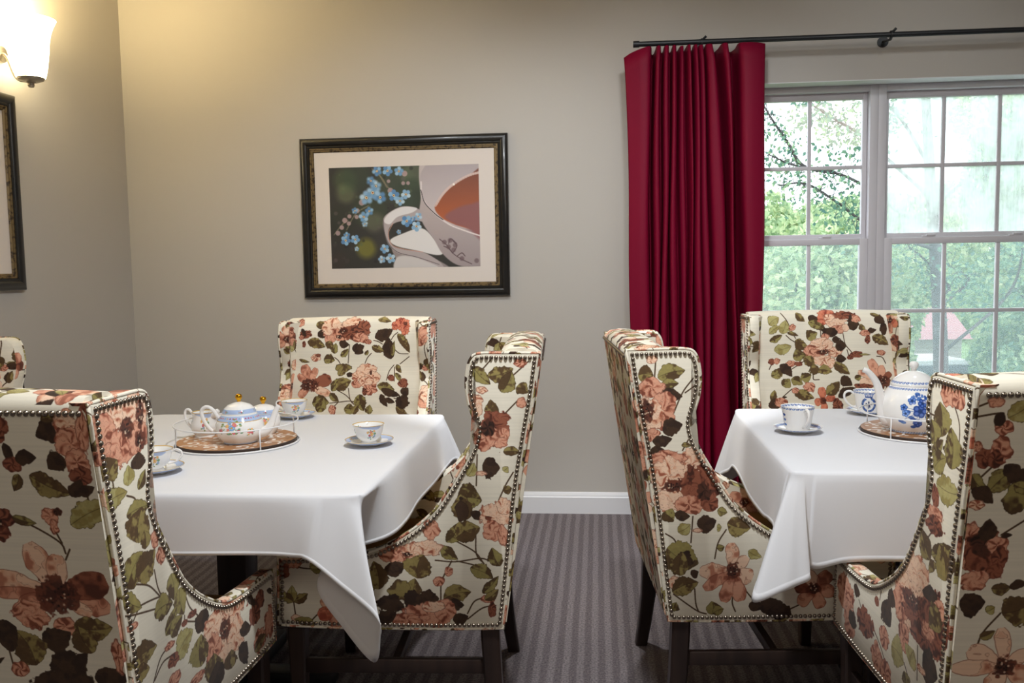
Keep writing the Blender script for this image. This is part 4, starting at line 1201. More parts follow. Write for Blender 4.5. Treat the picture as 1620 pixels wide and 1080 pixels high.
def wing_chair(key, loc, rotz, label, near=0, single_from=None, ox=0.0):
    t = thing('wing_chair', label, 'chair', (loc[0], loc[1], 0), rotz, 'floral wing chairs at the tea tables')
    pk = random.Random(hash(key) % 1000 if False else sum(map(ord, key)))
    for s in (-1, 1):
        m = M_SIDE[key] if (key in M_SIDE and s == near) else M_TILE
        uv = uv_ext(SIDE, 1) if m is not M_TILE else (lambda c, n, o=ox + .3 * s: ((c.y / TILE) + o, c.z / TILE + .1))
        pb = side_panel_bm(s)
        pb.normal_update()
        pl = pb.loops.layers.uv.verify()
        rim = uv_tile(ox + .23 * s, .41 - ox)
        for f in pb.faces:
            flat = s * f.normal.x > .45
            f.material_index = 0 if flat else 1
            for l in f.loops:
                l[pl].uv = uv(l.vert.co, f.normal) if flat else rim(l.vert.co, f.normal)
        sp = finish('side_panel', pb, [m, M_TILE], t, 40)
        pp = [(s * (HW - .0045), y, z) for y, z in offset(NAILPATH, .0115 * _SGN)]
        bm = nb()
        add_tube(bm, pp, .0042, 6, True)
        finish('piping', bm, M_TILE, sp, 180, lambda c, n: (c.y * 2.1 / TILE + c.x, c.z * 1.7 / TILE + .05 + ox))
    bb = back_bm()
    bb.normal_update()
    mb = M_BACK.get(key, M_TILE)
    lay = bb.loops.layers.uv.verify()
    face_rear = key in ('LF', 'RF')
    fe = uv_ext(BACK, 0)
    ft = uv_tile(ox, .45)
    for f in bb.faces:
        own = mb is not M_TILE and ((f.normal.y > .9) if face_rear else (f.normal.y < .2 and abs(f.normal.x) < .9))
        f.material_index = 1 if own else 0
        for l in f.loops:
            l[lay].uv = fe(l.vert.co, f.normal) if own else ft(l.vert.co, f.normal)
    finish('backrest', bb, [M_TILE, mb], t, 50)
    finish('seat_rail', box((-.285, -.335, .352), (.285, .22, .425), .008), M_TILE, t, 40, uv_tile(ox + .4, .3))
    finish('seat_cushion', box((-.276, -.350, .405), (.276, .16, .466), .022, 4), M_SEAT, t, 60)
    for s in (-1, 1):
        finish('leg', leg_bm(s, True), M_WOOD, t, 30)
        finish('leg', leg_bm(s, False), M_WOOD, t, 30)
        finish('stretcher', box((s * .292 - .010, -.305, .202), (s * .292 + .010, .212, .240), .003), M_WOOD, t, 30)
    finish('stretcher', box((-.285, -.06, .208), (.285, -.038, .238), .003), M_WOOD, t, 30)
    # nail heads: the hundred that show largest one by one, the others together
    spots = rear_spots() + nail_spots(-1) + nail_spots(1)
    if single_from is not None:
        M = Matrix.Translation((loc[0], loc[1], 0)) @ Matrix.Rotation(rotz, 4, 'Z')
        E = Vector((0, 0, HC))

        def score(q):
            w = M @ Vector(q[0])
            nn = M.to_3x3() @ Vector(q[1])
            e = E - w
            dp = w - E
            zz = dp.dot(_f)
            px, py = 810 + 1400 * dp.dot(_R) / zz, 540 - 1400 * dp.dot(_U) / zz
            if zz <= 0 or nn.dot(e.normalized()) < .05 or not (0 < px < 1620 and 0 < py < 1080):
                return -1
            if key in ('R1', 'L2') and px * (1 if key == 'R1' else -1) < (500 if key == 'R1' else -1240):
                return 0
            return nn.dot(e.normalized()) / e.length
        spots.sort(key=score, reverse=True)
        ones, rest = spots[:100], spots[100:]
        for p_, n_ in ones:
            o = bpy.data.objects.new('nailhead', NAIL_ME)
            o.location = p_
            o.rotation_euler = Vector(n_).to_track_quat('Z', 'Y').to_euler()
            link(o, t)
    else:
        rest = spots
    bm = nb()
    for p_, n_ in rest:
        nail_into(bm, p_, n_)
    o = finish('nailhead', bm, M_NAIL, t, 180)
    o.name = 'nailhead_trim'
    o['kind'] = 'stuff'
    return t


wing_chair('LF', (-1.172, 1.789), 3.089, 'floral wing chair in the left foreground with its back to the viewer', -1, 1)
wing_chair('R1', (-.519, 2.560), -1.522, 'floral wing chair in profile at the right side of the left table', 1, 1, .13)
wing_chair('LB', (-1.033, 3.476), .005, 'floral wing chair facing the viewer below the framed tea cup picture', ox=.27)
wing_chair('left', (-1.86, 2.61), PI / 2, 'floral wing chair at the left photo edge, only its wing top showing', ox=.41)
wing_chair('L2', (.397, 2.666), 1.652, 'floral wing chair in profile in front of the crimson curtain', -1, 1, .55)
wing_chair('RF', (.956, 1.990), 3.215, 'floral wing chair in the right foreground with its back to the viewer', 1, 1, .67)
wing_chair('RB', (.940, 3.574), .002, 'floral wing chair facing the viewer below the window', ox=.83)

# ------------------------------------------------------------------ tables and cloths
TZ = .757


def table(label, x0, x1, y0, y1):
    cx, cy = (x0 + x1) / 2, (y0 + y1) / 2
    t = thing('dining_table', label, 'table', (cx, cy, 0), 0, 'cloth-covered tea tables')
    hx, hy = (x1 - x0) / 2 - .004, (y1 - y0) / 2 - .004
    finish('tabletop', box((-hx + .03, -hy + .03, TZ - .034), (hx - .03, hy - .03, TZ - .003), .012, 3), M_WOOD, t, 30)
    finish('pedestal', box((-.046, -.046, .05), (.046, .046, TZ - .032), .006), M_WOOD, t, 30)
    b = nb()
    add_box(b, (-.30, -.04, .012), (.30, .04, .062), .012)
    add_box(b, (-.04, -.30, .012), (.04, .30, .062), .012)
    finish('base', b, M_BLACK, t, 30)
    for px_, py_ in ((-.28, 0), (.28, 0), (0, -.28), (0, .28)):
        finish('foot', lathe([(.001, 0), (.018, 0), (.018, .012), (.001, .013)], 16, (px_, py_, 0)), M_BLACK, t)
    return t


table('square pedestal table under the white cloth with the pink-flowered tea set', -1.68, -.55, 1.985, 3.14)
table('square pedestal table under the white cloth with the blue-flowered tea set', .478, 1.60, 2.25, 3.26)


def cloth(label, st, group):
    """st: (top x, top y, hem x, hem y, hem z, bulge) round the edge of the table"""
    n = len(st)
    T = catmull([(a[0], a[1], 0) for a in st], 8, True)
    Hm = catmull([(a[2], a[3], a[4]) for a in st], 8, True)
    cx = sum(a[0] for a in st) / n
    cy = sum(a[1] for a in st) / n
    m = len(T)
    xs, ys = [a[0] for a in st], [a[1] for a in st]
    bx0, bx1, by0, by1 = min(xs), max(xs), min(ys), max(ys)
    top = TZ + .003
    bm = nb()
    rows = []

    def ring(f):
        rows.append([bm.verts.new(f(i)) for i in range(m)])

    def inset(i, d, z):
        x = min(max(T[i].x, bx0 + d), bx1 - d)
        y = min(max(T[i].y, by0 + d), by1 - d)
        return (x, y, z)
    ring(lambda i: inset(i, .10, top))
    ring(lambda i: inset(i, .030, top))
    ring(lambda i: inset(i, .012, top - .0004))
    ring(lambda i: inset(i, .004, top - .003))
    ring(lambda i: (T[i].x, T[i].y, top - .009))
    for t in [k / 14 for k in range(1, 14)] + [.938, .945, 1.0]:

        def f(i, t=t):
            a, b = Vector((T[i].x, T[i].y, top - .009)), Hm[i]
            p = a.lerp(b, t)
            out = Vector((b.x - a.x, b.y - a.y, 0))
            e = t ** .72 if out.length < .05 else t ** .95
            p.x, p.y = a.x + out.x * e, a.y + out.y * e
            if t > .94:
                p += Vector((b.x - cx, b.y - cy, 0)).normalized() * .0016
            return p
        ring(f)
    # turned hem
    ring(lambda i: Hm[i] + Vector((0, 0, .0)) + Vector((Hm[i].x - cx, Hm[i].y - cy, 0)).normalized() * -.0015)
    for a, b in zip(rows[:-1], rows[1:]):
        for i in range(m):
            bm.faces.new((a[i], a[(i + 1) % m], b[(i + 1) % m], b[i]))
    bm.faces.new(rows[0])
    bmesh.ops.recalc_face_normals(bm, faces=bm.faces[:])
    o = finish('tablecloth', bm, M_CLOTH, None, 180, None, (cx, cy, .4))
    sol = o.modifiers.new('thick', 'SOLIDIFY')
    sol.thickness = .0012
    tag(o, label, 'tablecloth', group)
    return o


L = [(-1.62, 1.985, -1.62, 1.970, .612), (-1.4, 1.985, -1.40, 1.966, .616), (-1.2, 1.985, -1.20, 1.970, .616), (-1.0, 1.985, -1.0, 1.964, .618), (-.82, 1.985, -.82, 1.968, .620), (-.72, 1.985, -.725, 1.958, .621),
     (-.655, 1.985, -.672, 1.938, .618), (-.615, 1.986, -.588, 1.912, .566), (-.585, 1.988, -.498, 1.872, .512), (-.568, 1.993, -.490, 1.868, .470), (-.562, 1.997, -.511, 1.882, .408), (-.557, 2.003, -.60, 1.958, .452), (-.553, 2.015, -.685, 2.035, .52), (-.551, 2.06, -.655, 2.09, .58),
     (-.55, 2.16, -.545, 2.17, .602), (-.55, 2.30, -.522, 2.30, .606), (-.55, 2.5, -.528, 2.5, .608), (-.55, 2.7, -.518, 2.7, .612), (-.55, 2.9, -.515, 2.9, .616), (-.55, 3.04, -.508, 3.05, .612),
     (-.556, 3.10, -.488, 3.14, .57), (-.580, 3.132, -.505, 3.17, .52), (-.64, 3.14, -.63, 3.158, .58), (-.8, 3.14, -.8, 3.158, .612), (-1.1, 3.14, -1.1, 3.156, .614), (-1.4, 3.14, -1.4, 3.158, .614), (-1.56, 3.14, -1.57, 3.16, .60),
     (-1.63, 3.125, -1.68, 3.19, .50), (-1.668, 3.08, -1.72, 3.09, .58), (-1.68, 2.9, -1.70, 2.9, .612), (-1.68, 2.6, -1.70, 2.6, .612), (-1.68, 2.3, -1.70, 2.3, .612), (-1.68, 2.08, -1.70, 2.06, .60), (-1.67, 2.0, -1.73, 1.93, .48)]
cloth('white tablecloth under the pink-flowered tea set on the left', L, 'white tablecloths')
Rr = [(1.55, 2.25, 1.55, 2.23, .52), (1.3, 2.25, 1.30, 2.228, .545), (1.1, 2.25, 1.10, 2.232, .542), (.9, 2.25, .90, 2.226, .540), (.74, 2.25, .74, 2.230, .541), (.62, 2.25, .615, 2.222, .540), (.555, 2.25, .535, 2.212, .525), (.522, 2.252, .500, 2.196, .545),
      (.507, 2.253, .508, 2.158, .520), (.497, 2.254, .474, 2.142, .507), (.490, 2.257, .439, 2.128, .497), (.485, 2.260, .370, 2.118, .472), (.481, 2.266, .372, 2.155, .490), (.4795, 2.28, .43, 2.24, .55), (.478, 2.32, .450, 2.32, .594), (.478, 2.40, .452, 2.40, .594),
      (.478, 2.5, .452, 2.5, .580), (.478, 2.7, .450, 2.7, .578), (.478, 2.9, .452, 2.9, .594), (.478, 3.03, .450, 3.03, .594), (.478, 3.10, .446, 3.11, .560), (.482, 3.19, .425, 3.23, .51), (.497, 3.24, .405, 3.33, .43), (.55, 3.258, .52, 3.29, .51), (.60, 3.26, .595, 3.285, .552), (.7, 3.26, .70, 3.28, .552), (1.0, 3.26, 1.0, 3.28, .55), (1.3, 3.26, 1.3, 3.28, .55), (1.52, 3.26, 1.53, 3.28, .54),
      (1.585, 3.245, 1.65, 3.31, .44), (1.60, 3.18, 1.62, 3.19, .53), (1.60, 2.9, 1.62, 2.9, .55), (1.60, 2.6, 1.62, 2.6, .55), (1.60, 2.33, 1.62, 2.32, .54), (1.59, 2.265, 1.66, 2.19, .44)]
cloth('white tablecloth under the blue-flowered tea set on the right', Rr, 'white tablecloths')

# ------------------------------------------------------------------ china
TT = TZ + .0035                                          # top of the cloth
PINKS = [(206, 70, 104), (222, 110, 120), (120, 160, 214), (236, 170, 110), (178, 60, 90)]
GREENS = [(96, 150, 110), (120, 170, 150), (150, 160, 90)]
BLUES = [(58, 96, 172), (84, 124, 194), (40, 72, 150)]


def posy(cv, x, y, R, fl, lf, n=7, seed=1):
    rng = random.Random(seed)
    for k in range(n + 4):
        a, r = rng.uniform(0, 6.28), rng.uniform(.4, 1.05) * R
        x2, y2 = x + r * math.cos(a), y + r * math.sin(a) * .8
        cv.line([(x, y), (x2, y2)], .0006, rng.choice(lf), .8)
        for j in range(2):
            b = a + rng.uniform(-1, 1)
            cv.dot(x2 + .12 * R * math.cos(b), y2 + .12 * R * math.sin(b), .13 * R, rng.choice(lf), .9, .07 * R)
    for k in range(n):
        a, r = k * 6.283 / n + rng.uniform(-.3, .3), (0 if k == 0 else rng.uniform(.4, .8)) * R
        fx, fy, s = x + r * math.cos(a), y + r * math.sin(a) * .75, (.26 if k == 0 else rng.uniform(.11, .17)) * R
        c = rng.choice(fl)
        for j in range(5):
            b = j * 6.283 / 5 + k
            cv.dot(fx + s * .7 * math.cos(b), fy + s * .7 * math.sin(b), s * .55, c, .92)
            cv.dot(fx + s * .7 * math.cos(b), fy + s * .7 * math.sin(b), s * .28, tuple(min(255, v + 60) for v in c), .8)
        cv.dot(fx, fy, s * .35, tuple(int(v * .7) for v in fl[0]) if fl is BLUES else (240, 190, 80), 1)


def china_band(cv, W, y, blue):
    n = int(W / .011)
    for k in range(n):
        x = W * (k + .5) / n
        if blue:
            cv.dot(x, y, .0042, BLUES[k % 2], 1, .0026)
            cv.dot(x, y, .0018, (236, 238, 244), 1, .0012)
            cv.dot(x + .0045, y + .0022, .0014, BLUES[2], 1)
        else:
            cv.dot(x, y, .0035, PINKS[k % 5], .8, .002)


def china_canvas(name, W, Hh, kind, seed):
    cv = Canvas(0, 0, W, Hh, 1500 if W < .5 else 1100, (247, 246, 244), seed)
    m = W / 2
    if kind == 'pink_pot':
        cv.a[int(Hh * .80 * cv.p):int(Hh * .99 * cv.p)] = _A((178, 198, 232))
        china_band(cv, W, Hh * .90, False)
        cv.line([(0, Hh * .79), (W, Hh * .79)], .0009, (206, 160, 60))
        posy(cv, m + .004, Hh * .60, .032, PINKS, GREENS, 9, seed)
        posy(cv, m + .060, Hh * .42, .018, PINKS, GREENS, 6, seed + 1)
        posy(cv, m - .030, Hh * .48, .014, PINKS, GREENS, 5, seed + 2)
        posy(cv, .02, Hh * .55, .03, PINKS, GREENS, 8, seed + 3)
    elif kind == 'pink_cup':
        posy(cv, m + .022, Hh * .58, .021, PINKS, GREENS, 7, seed)
        posy(cv, m - .045, Hh * .7, .009, [(120, 140, 200)], GREENS, 4, seed + 5)
        cv.poly([(m - .02, Hh * .96), (m + .05, Hh * .96), (m + .04, Hh * .80), (m + .01, Hh * .85)], (170, 190, 230), .8)
        posy(cv, .05, Hh * .6, .018, PINKS, GREENS, 6, seed + 1)
        cv.line([(0, Hh * .985), (W, Hh * .985)], .0008, (206, 160, 60))
    elif kind == 'blue_pot':
        china_band(cv, W, Hh * .955, True)
        posy(cv, m - .012, Hh * .50, .064, BLUES, BLUES, 9, seed)
        for k in range(-2, 3):
            cv.dot(m - .012 + k * .009, Hh * .86 - abs(k) * .003, .004, BLUES[k % 3], .9)
            cv.line([(m - .012, Hh * .79), (m - .012 + k * .009, Hh * .86 - abs(k) * .003)], .0009, BLUES[1])
        posy(cv, .10, Hh * .52, .05, BLUES, BLUES, 9, seed + 2)
    elif kind in ('blue_cup', 'crest_cup'):
        china_band(cv, W, Hh * .93, True)
        if kind == 'crest_cup':                          # a crowned wreath round a lily
            cx_, cy_, r = m - .013, Hh * .42, .021
            for k in range(26):
                a = PI / 2 + .5 + k * (2 * PI - 1.0) / 25
                cv.leaf(cx_ + r * math.cos(a), cy_ + r * math.sin(a), cx_ + (r + .007) * math.cos(a + .35), cy_ + (r + .007) * math.sin(a + .35), .004, 0)
                cv.dot(cx_ + r * math.cos(a), cy_ + r * math.sin(a), .0026, BLUES[k % 3], 1)
                cv.dot(cx_ + (r + .004) * math.cos(a + .1), cy_ + (r + .004) * math.sin(a + .1), .0022, BLUES[(k + 1) % 3], 1)
            dk = (36, 48, 96)
            cv.line([(cx_, cy_ - .012), (cx_, cy_ + .012)], .0016, dk)
            cv.dot(cx_, cy_ + .006, .0026, dk, 1, .006)
            for s in (-1, 1):
                cv.line([(cx_, cy_ - .004), (cx_ + s * .006, cy_ + .002), (cx_ + s * .009, cy_ + .005), (cx_ + s * .0105, cy_ + .001)], .0014, dk)
                cv.line([(cx_, cy_ - .005), (cx_ + s * .005, cy_ - .009)], .0012, dk)
            cv.line([(cx_ - .006, cy_ - .004), (cx_ + .006, cy_ - .004)], .0012, dk)
            yb = cy_ + r + .006
            cv.line([(cx_ - .010, yb), (cx_ + .010, yb)], .0022, BLUES[2])
            for k in (-2, -1, 0, 1, 2):
                cv.line([(cx_ + k * .0045, yb), (cx_ + k * .006, yb + .008 + (.003 if k == 0 else 0))], .0013, BLUES[0])
                cv.dot(cx_ + k * .006, yb + .010 + (.003 if k == 0 else 0), .0021, BLUES[1], 1)
        else:
            for sx in (-.075, .068):
                cv.line([(m + sx, .006), (m + sx + .004, Hh * .4), (m + sx + .008, Hh * .78)], .0012, BLUES[2])
                for k in range(7):
                    a = (1 if k % 2 else -1)
                    yy = .010 + k * Hh * .1
                    cv.dot(m + sx + .004 + a * .009, yy + .004, .0085, BLUES[k % 3], .95, .0042)
            posy(cv, .02, Hh * .5, .02, BLUES, BLUES, 6, seed)
    elif kind in ('pink_saucer', 'blue_saucer'):         # polar: u round the saucer, v from centre to rim
        if kind == 'blue_saucer':
            china_band(cv, W, Hh * .90, True)
            china_band(cv, W, Hh * .84, True)
        else:
            for k in range(4):
                x = W * (k + .35) / 4
                cv.poly([(x - .05, Hh * .97), (x + .05, Hh * .97), (x + .035, Hh * .74), (x, Hh * .80), (x - .035, Hh * .74)], (166, 188, 230), .85)
                posy(cv, x + .055, Hh * .85, .010, PINKS, GREENS, 4, seed + k)
            cv.line([(0, Hh * .985), (W, Hh * .985)], .0009, (206, 160, 60))
    return image_material(name, cv.image(name), .12, .3)


G = {}
for kind, W_, H_ in (('pink_pot', .44, .09), ('pink_cup', .29, .058), ('blue_pot', .60, .13), ('blue_cup', .30, .078), ('crest_cup', .30, .078), ('pink_saucer', .44, .073), ('blue_saucer', .44, .073)):
    G[kind] = china_canvas(kind + '_glaze', W_, H_, kind, 40 + len(G))


def saucer(label, loc, kind, group, rot=0):
    t = thing('saucer', label, 'saucer', loc, rot, group)
    pr = [(.0005, .005), (.030, .005), (.034, .0075), (.044, .009), (.060, .0135), (.0715, .0185), (.0728, .0195), (.0725, .0175), (.060, .0110), (.044, .0062), (.032, .003), (.031, 0), (.028, 0), (.027, .0022), (.0005, .0022)]
    bm = add_lathe(nb(), pr, 48)
    lay = bm.loops.layers.uv.verify()
    for f in bm.faces:
        for l in f.loops:
            c = l.vert.co
            u = math.atan2(c.x, -c.y) / (2 * PI) + .5
            if math.atan2(f.calc_center_median().x, -f.calc_center_median().y) < -PI + .2 and u > .8:
                u -= 1
            l[lay].uv = (u, min(1, math.hypot(c.x, c.y) / .073))
    bmesh.ops.remove_doubles(bm, verts=bm.verts[:], dist=1e-6)
    finish('dish', bm, G[kind], t, 60)
    return t


def handle(pts, r, parent, m=None, name='handle', flat=1.0):
    return finish(name, tube(catmull(pts, 7), r, 10, flat=flat), m or M_CHINA, parent, 180)


def pink_cup(label, loc, group, ang):
    t = thing('teacup', label, 'cup', loc, 0, group)
    pr = [(.0005, .004), (.018, .004), (.021, 0), (.024, 0), (.0235, .005), (.021, .008), (.028, .013), (.036, .022), (.041, .034), (.044, .048), (.047, .058), (.0475, .0585), (.0455, .057), (.042, .047), (.039, .034), (.034, .023), (.026, .0145), (.0005, .012)]
    finish('bowl', lathe(pr, 48, uvband=(0, .0585), weld=True), G['pink_cup'], t, 70)
    c, s = math.cos(ang), math.sin(ang)
    handle([(c * r, s * r, z) for r, z in ((.0425, .050), (.058, .056), (.070, .050), (.070, .038), (.060, .026), (.046, .020), (.034, .018))], .0028, t)
    return t


def blue_cup(label, loc, group, ang, kind):
    t = thing('teacup', label, 'cup', loc, 0, group)
    pr = [(.0005, .004), (.026, .004), (.028, 0), (.031, 0), (.033, .004), (.038, .012), (.042, .03), (.0455, .052), (.0505, .074), (.0515, .078), (.050, .0775), (.044, .052), (.040, .03), (.035, .012), (.0005, .010)]
    finish('bowl', lathe(pr, 48, uvband=(0, .078), weld=True), G[kind], t, 70)
    c, s = math.cos(ang), math.sin(ang)
    handle([(c * r, s * r, z) for r, z in ((.044, .064), (.060, .074), (.076, .070), (.080, .055), (.072, .036), (.056, .022), (.038, .016))], .0042, t, flat=.7)
    return t


def tray(label, loc, seed):
    t = thing('gallery_tray', label, 'tray', loc, .3, 'round wooden serving trays')
    R = .180
    cv = Canvas(-R, -R, R, R, 1400, (172, 124, 84), seed)
    rows = noise2(cv.h, cv.w, 900, seed + 9) + .5 * np.repeat(noise2(cv.h, 40, 4, seed + 3), cv.w // 40 + 1, 1)[:, :cv.w]
    cv.a *= (.86 + .22 * rows)[..., None]
    rng = random.Random(seed)
    wt = (238, 232, 226)
    for ring_, n in ((.138, 9), (.075, 5), (.0, 1)):   # lacy white scrolls
        for k in range(n):
            a = k * 2 * PI / n + ring_ * 20
            x, y = ring_ * math.cos(a), ring_ * math.sin(a)
            w = a + rng.uniform(-1, 1)
            pts = []
            for j in range(9):
                rr = .034 * (1 - j / 10)
                b = w + j * .62
                pts.append((x + rr * math.cos(b), y + rr * math.sin(b)))
            cv.line(pts, .0036, wt, .95)
            for j in range(7):
                b = w + j * .7
                cv.dot(x + .043 * math.cos(b), y + .043 * math.sin(b), .0062, wt, .95)
            cv.dot(x, y, .006, wt, .95)
    m = image_material('scrolled_wood_' + str(seed), cv.image('scrolled_wood_' + str(seed)), .4)
    dark = mat('dark_board_edge', (58, 40, 30), .5)
    b = lathe([(.0005, .002), (R - .002, .002), (R, .004), (R, .011), (R - .002, .013), (.0005, .013)], 72)
    b.normal_update()
    for f in b.faces:
        f.material_index = 0 if f.normal.z > .8 else 1
    finish('board', b, [m, dark], t, 30, lambda c, n: ((c.x + R) / (2 * R), (c.y + R) / (2 * R)))
    circ = lambda r, z: [(r * math.cos(k * PI / 36), r * math.sin(k * PI / 36), z) for k in range(72)]
    b = nb()
    add_tube(b, circ(R + .006, .003), .0028, 8, True)
    finish('base_ring', b, M_WIRE, t, 180)
    b = nb()
    add_tube(b, circ(R + .004, .066), .0022, 8, True)
    finish('top_rail', b, M_WIRE, t, 180)
    for k in range(4):
        a = k * PI / 2 + .45
        finish('post', tube([((R + .006) * math.cos(a), (R + .006) * math.sin(a), .003), ((R + .004) * math.cos(a), (R + .004) * math.sin(a), .066)], .0020, 8), M_WIRE, t, 180)
    return t


TRL, TRR = (-1.112, 2.598, TT), (.985, 2.785, TT)
tray('round wooden tray with white scrolls under the pink-flowered teapot', TRL, 1)
tray('round wooden tray with white scrolls under the blue-flowered teapot', TRR, 2)
BZ = TT + .013

# pink-flowered set
tp = thing('teapot', 'white pink-flowered teapot with blue lid band and gold knob', 'teapot', (-1.080, 2.545, BZ))
finish('body', lathe([(.0005, 0), (.046, 0), (.049, .003), (.048, .006), (.056, .012), (.067, .026), (.0715, .044), (.070, .058), (.064, .072), (.054, .083), (.0515, .088), (.049, .088), (.047, .083), (.0005, .080)], 56, uvband=(.006, .088), weld=True), G['pink_pot'], tp, 70)
_lc = Canvas(0, 0, .30, .05, 1200, (247, 246, 244), 5)
_lc.a[int(.12 * _lc.h):int(.46 * _lc.h)] = _A((176, 196, 232))
for _k in range(6):
    posy(_lc, .025 + _k * .05, .014, .008, PINKS, GREENS, 4, _k)
lidm = image_material('lid_glaze', _lc.image('lid_glaze'), .12, .3)
ld = finish('lid', lathe([(.050, .088), (.0505, .090), (.049, .096), (.043, .106), (.032, .115), (.018, .120), (.008, .123), (.0005, .124)], 48, uvband=(.088, .124)), lidm, tp, 180)
finish('knob', lathe([(.0005, .123), (.006, .124), (.005, .128), (.009, .132), (.0105, .138), (.009, .1445), (.004, .147), (.0005, .1475)], 24), M_GOLD, ld, 180)
sp = [(.060, .0, .028, .017), (.078, .002, .034, .0145), (.092, .006, .050, .0115), (.101, .010, .072, .009), (.110, .012, .096, .0075), (.1185, .013, .110, .0068)]
P_ = catmull([a[:3] for a in sp], 5)
R_ = [v.x for v in catmull([(a[3], 0, 0) for a in sp], 5)]
finish('spout', tube(P_, R_, 14), M_CHINA, tp, 180)
handle([(-.062, -.002, .070), (-.082, -.004, .100), (-.100, -.006, .108), (-.114, -.007, .098), (-.112, -.007, .076), (-.100, -.006, .052), (-.086, -.004, .036), (-.062, -.002, .026)], .0058, tp)
cr = thing('creamer', 'small white flowered cream jug left of the pink-flowered teapot', 'jug', (-1.235, 2.640, BZ))
finish('body', lathe([(.0005, 0), (.029, 0), (.030, .003), (.028, .006), (.036, .014), (.041, .028), (.040, .042), (.034, .058), (.035, .072), (.0375, .078), (.036, .078), (.032, .060), (.037, .042), (.0005, .012)], 44, uvband=(0, .078)), G['pink_cup'], cr, 70)
handle([(-.033, 0, .064), (-.048, 0, .084), (-.060, 0, .080), (-.062, 0, .062), (-.054, 0, .040), (-.040, 0, .024)], .004, cr)
finish('lip', tube(catmull([(.026, -.004, .066), (.042, -.006, .076), (.050, -.007, .083)], 5), [.014, .014, .013, .012, .012, .011, .010, .009, .008, .007, .006], 12), M_CHINA, cr, 180)
sb = thing('sugar_bowl', 'white flowered sugar bowl with gold knob half hidden behind the teapot', 'sugar bowl', (-1.062, 2.690, BZ))
finish('body', lathe([(.0005, 0), (.034, 0), (.036, .004), (.046, .018), (.052, .036), (.050, .054), (.044, .066), (.0005, .066)], 44, uvband=(0, .070)), G['pink_cup'], sb, 70)
l2 = finish('lid', lathe([(.045, .066), (.0455, .069), (.040, .079), (.028, .088), (.012, .093), (.0005, .095)], 44, uvband=(.064, .095)), lidm, sb, 180)
finish('knob', lathe([(.0005, .094), (.006, .095), (.005, .099), (.009, .103), (.0105, .109), (.009, .1155), (.0005, .118)], 24), M_GOLD, l2, 180)

saucer('white saucer at the right front of the left table', (-.690, 2.572, TT), 'pink_saucer', 'pink-flowered saucers')
pink_cup('white pink-flowered teacup standing alone at the right of the left table', (-.692, 2.575, TT + .005), 'pink-flowered teacups', 1.9)
saucer('white saucer before the wing chair below the picture', (-1.088, 3.050, TT), 'pink_saucer', 'pink-flowered saucers', 1.2)
pink_cup('white pink-flowered teacup at the far edge of the left table', (-1.090, 3.052, TT + .005), 'pink-flowered teacups', PI - .15)
saucer('white saucer half hidden by the left foreground chair', (-1.170, 2.200, TT), 'pink_saucer', 'pink-flowered saucers', 2.1)
pink_cup('white teacup half hidden by the left foreground chair', (-1.172, 2.202, TT + .005), 'pink-flowered teacups', .15)

# blue-flowered set
tp = thing('teapot', 'large white teapot with blue flowers on the right table', 'teapot', (.940, 2.745, BZ))
finish('body', lathe([(.0005, 0), (.062, 0), (.066, .004), (.064, .008), (.078, .022), (.092, .046), (.0965, .072), (.092, .098), (.080, .120), (.068, .134), (.064, .140), (.060, .140), (.058, .134), (.0005, .130)], 60, uvband=(.010, .140)), G['blue_pot'], tp, 70)
lm = image_material('blue_lid_glaze', (lambda cv: (china_band(cv, .40, .012, True), cv.image('blue_lid_glaze'))[1])(Canvas(0, 0, .40, .045, 1200, (247, 246, 244), 3)), .12, .3)
ld = finish('lid', lathe([(.064, .139), (.066, .142), (.063, .148), (.054, .160), (.040, .172), (.024, .180), (.012, .183), (.0005, .184)], 52, uvband=(.139, .184)), lm, tp, 180)
finish('knob', lathe([(.0005, .182), (.008, .183), (.0075, .189), (.012, .194), (.0135, .201), (.012, .208), (.006, .2115), (.0005, .212)], 26), M_CHINA, ld, 180)
sp = [(-.070, 0, .036, .024), (-.085, -.002, .052, .0195), (-.094, -.004, .082, .0150), (-.099, -.006, .112, .0125), (-.111, -.008, .150, .0105), (-.134, -.010, .180, .0090), (-.150, -.011, .188, .0080)]
P_ = catmull([a[:3] for a in sp], 5)
R_ = [v.x for v in catmull([(a[3], 0, 0) for a in sp], 5)]
finish('spout', tube(P_, R_, 14), M_CHINA, tp, 180)
handle([(.086, 0, .112), (.114, 0, .138), (.140, 0, .132), (.148, 0, .100), (.136, 0, .066), (.112, 0, .046), (.086, 0, .040)], .0075, tp)

saucer('white blue-rimmed saucer at the left front of the right table', (.612, 2.790, TT), 'blue_saucer', 'blue-flowered saucers')
blue_cup('white teacup with blue sprigs at the left front of the right table', (.612, 2.792, TT + .005), 'blue-flowered teacups', -PI / 2 + .2, 'blue_cup')
saucer('white blue-rimmed saucer partly behind the large teapot', (.922, 3.128, TT), 'blue_saucer', 'blue-flowered saucers', .8)
blue_cup('white teacup with a blue crowned crest behind the large teapot', (.924, 3.130, TT + .005), 'blue-flowered teacups', PI - .1, 'crest_cup')

# ------------------------------------------------------------------ outside the window
GZ = -2.2
gm = add_noise_color(mat('lawn_grass', (112, 140, 84), .95), (84, 116, 66), 3)
struct('ground', box((-12, D + .6, GZ - .1), (40, 60, GZ)), gm, smooth=0)


